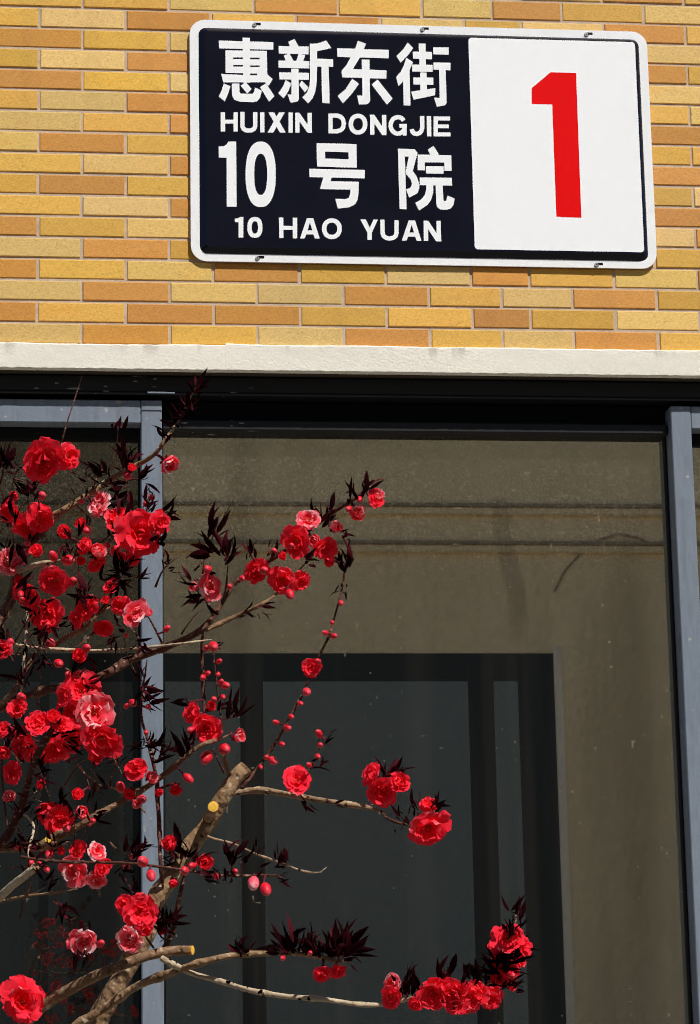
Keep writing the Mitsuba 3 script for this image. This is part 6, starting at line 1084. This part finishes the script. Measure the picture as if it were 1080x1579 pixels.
def calyx_mesh(big, seed):
    """Cup and five sepals, unit size, opening towards +z."""
    rnd = np.random.RandomState(seed); parts = []
    cup = []
    for i, (z, r) in enumerate([(-.30, .06), (-.24, .16), (-.10, .25), (.02, .27)]):
        cup += [(r * math.cos(k * math.pi / 5), r * math.sin(k * math.pi / 5), z) for k in range(10)]
    f = []
    for i in range(3):
        for k in range(10): a, b = i * 10 + k, i * 10 + (k + 1) % 10; f += [(a, b, b + 10), (a, b + 10, a + 10)]
    parts.append((np.array(cup), np.array(f), np.zeros((40, 2))))
    for k in range(5):
        parts.append(petal(.52, 5 if big else 55, -10 if big else 88, k * 2 * math.pi / 5 + rnd.uniform(-.1, .1), .42, .2, .05, rnd, 4, 5))
        p = parts[-1][0]; p[:, 2] -= .05; p += np.c_[np.sign(p[:, :1]) * 0, p[:, :1] * 0, p[:, :1] * 0]
    return joined(parts)
CALYX_BIG, CALYX_BUD = calyx_mesh(True, 1), calyx_mesh(False, 2)
cb = CALYX_BUD[0].copy(); r_ = np.linalg.norm(cb[:, :2], axis=1); 
def stamen_mesh(seed):
    rnd = np.random.RandomState(seed); ms = []
    for k in range(14):
        a, e = rnd.uniform(0, 6.28), rnd.uniform(.9, 1.5); L = rnd.uniform(.25, .42)
        d = np.array([math.cos(a) * math.cos(e), math.sin(a) * math.cos(e), math.sin(e)])
        ms.append(tube([d * .05, d * L], [.010, .007], 4)); s = trimesh.creation.icosphere(0, .026); s.apply_translation(d * L); ms.append(s)
    return trimesh.util.concatenate(ms)
STAMENS = ply(stamen_mesh(3), 'm_stamen')
TOWARD = -FWD
RIGHT = np.array([.993, -.117, 0.0])
order = sorted(range(len(BLOSSOMS)), key=lambda i: -BLOSSOMS[i][3] if BLOSSOMS[i][4][:4] == 'open' else 0)
with_petals = set(order[:18])
for i, (x, y, z, r, kind, fx, fu, ax, ay, az) in enumerate(BLOSSOMS):
    pale, kind = kind.endswith('pale'), kind.split('_')[0]
    if kind == 'bud' and r > .0040 and i % 3 == 0: kind, r = 'half', r * 1.1
    p, q = np.array([x, y, z]), np.array([ax, ay, az])
    j = rng.uniform(-.12, .12, 3)
    face = TOWARD * (1 - .35 * min(1, math.hypot(fx, fu))) + RIGHT * fx + np.array([0, 0, 1.0]) * fu + j
    if kind == 'bud':
        out = p - q; out /= np.linalg.norm(out) + 1e-9
        face = out * .8 + RIGHT * fx * .8 + np.array([0, 0, fu * .8]) + TOWARD * .02 + j
    face /= np.linalg.norm(face)
    R = frame_of(face, rng.uniform(0, 6.28))
    key = numbered(f"{TR}__{'bud' if kind == 'bud' else 'blossom'}")
    if kind == 'open':
        c = p - face * r * .18; tw = placed(R, c, [r * 1.10 * rng.uniform(.95, 1.08), r * 1.10 * rng.uniform(.78, 1.0), r * rng.uniform(.9, 1.15)]); v = (i * 7 % 5) * 3 + 2 if pale else (i * 7 % 5) * 3 + i % 2
        if i in with_petals:
            for sh in OPEN_PETALS[v]: add(key + '__petal', with_to_world(sh, tw))
        else: scene[key] = with_to_world(OPEN_WHOLE[v], tw)
        if r > .0085: add(key + '__stamens', with_to_world(STAMENS, tw))
        base, cs = c - face * r * .05, r * .8
        cal = CALYX_BIG
    elif kind == 'half':
        c = p - face * r * .75; tw = placed(R, c, [r * 1.15, r * 1.15, r * 1.35]); v = (i % 4) * 2 + pale
        scene[key] = with_to_world(HALF_WHOLE[v], tw)
        base, cs, cal = c, r * .95, CALYX_BIG
    else:
        c = p; k = rng.uniform(.78, .9); tw = placed(R, c, [r * k, r * k * .96, r * rng.uniform(.95, 1.1)])
        scene[key] = with_to_world(BUDS[4 if pale else int(rng.randint(0, 4)) if r > .0035 else int(rng.randint(0, 3))], tw)
        base, cs, cal = c - face * r * .98, r * 1.75, CALYX_BUD
    cv = (cal[0] * cs) @ R.T + base
    b0 = base - face * cs * .28
    d = np.linalg.norm(q - b0); mid = (q + b0) / 2 - face * min(.25 * d, .01)
    tt = np.linspace(0, 1, 7)[:, None]
    path = (1 - tt) ** 2 * q + 2 * tt * (1 - tt) * mid + tt ** 2 * b0
    st = tube(path, np.linspace(.0011, .0009, 7) + .0004 * (kind != 'bud'), 6)
    m = trimesh.util.concatenate([trimesh.Trimesh(cv, cal[1], process=False), st])
    add(key + '__calyx', ply(m, 'm_calyx', smooth=True))

# ---- leaves: narrow, folded along the midrib, toothed, dark maroon
def leaf_mesh(seed):
    rnd = np.random.RandomState(seed); n = 10; v, uv, f = [], [], []
    curl = rnd.uniform(-1.0, 1.5); fold = rnd.uniform(.25, .7); wd = rnd.uniform(.085, .12); twist = rnd.uniform(-1.0, 1.0); r = rnd.random()
    for i in range(n):
        u = i / (n - 1); a = curl * u
        x = math.sin(a) / curl if abs(curl) > .05 else u; z = (1 - math.cos(a)) / curl if abs(curl) > .05 else 0
        w = wd * math.sin(math.pi * min(1, u * .97 + .03) ** .8) ** .9 * (1 + .07 * (-1) ** i) if 0 < i < n - 1 else .006
        tw = twist * u
        for s in (-1, 0, 1):
            yy, zz = s * w, abs(s) * w * fold
            v.append((x, yy * math.cos(tw) - zz * math.sin(tw), z + yy * math.sin(tw) + zz * math.cos(tw))); uv.append((abs(s) * .9, r))
    for i in range(n - 1):
        for s in (0, 1):
            a = i * 3 + s; f += [(a, a + 3, a + 4), (a, a + 4, a + 1)]
    return np.array(v), np.array(f), np.array(uv)
LEAVES = [leaf_mesh(s) for s in range(14)]
LEAF_PLY = [ply(trimesh.Trimesh(v, f, process=False), 'm_leaf', smooth=True, uv=u) for v, f, u in LEAVES]
leaves, stems = [], []
rl = np.random.RandomState(31)
for (x, y, z, an, sp, n, L, ax, ay, az) in SPRAYS:
    b = np.array([x, y, z])
    if np.linalg.norm(b - [ax, ay, az]) > .004: stems.append(tube([[ax, ay, az], b], [.0011, .0008], 5))
    n = int(round(n * 2.1))
    for k in range(n):
        t = (k + .5) / n * 2 - 1
        a = math.radians(an + sp * t * 1.0 + rl.uniform(-10, 10)); dep = rl.uniform(-1.0, .7)
        d = RIGHT * math.cos(a) + np.array([0, 0, 1.0]) * math.sin(a) + np.array([0, 1.0, 0]) * dep
        ln = .86 * L * rl.choice([rl.uniform(.4, .75), rl.uniform(.75, 1.15)], p=[.45, .55]) * (1 - .1 * abs(t))
        d /= np.linalg.norm(d)
        nrm = frame_of(d, rl.uniform(0, 6.28))
        R = np.stack([d, nrm[:, 1], np.cross(d, nrm[:, 1])], 1)
        off = d * ln * rl.uniform(0, .10) + rl.uniform(-.0055, .0055, 3)
        leaves.append((ln, b + off, R, int(rl.randint(0, len(LEAVES)))))
leaves.sort(key=lambda q: -q[0])
rest = []; rest_n = 0
for i, (ln, p, R, k) in enumerate(leaves):
    if i < 300: add(TR + '__leaf', with_to_world(LEAF_PLY[k], placed(R, p, [ln, ln * 1.12, ln * 1.12])))
    else: rest.append(((LEAVES[k][0] * [ln, ln * 1.12, ln * 1.12]) @ R.T + p, LEAVES[k][1], LEAVES[k][2]))
v, f, u = joined(rest)
add(TR + '__small_leaves', ply(trimesh.Trimesh(v, f, process=False), 'm_leaf', smooth=True, uv=u)); labels[TR + '__small_leaves'] = {'kind': 'stuff'}
add(TR + '__leaf_stalks', ply(trimesh.util.concatenate(stems), 'm_calyx')); labels[TR + '__leaf_stalks'] = {'kind': 'stuff'}
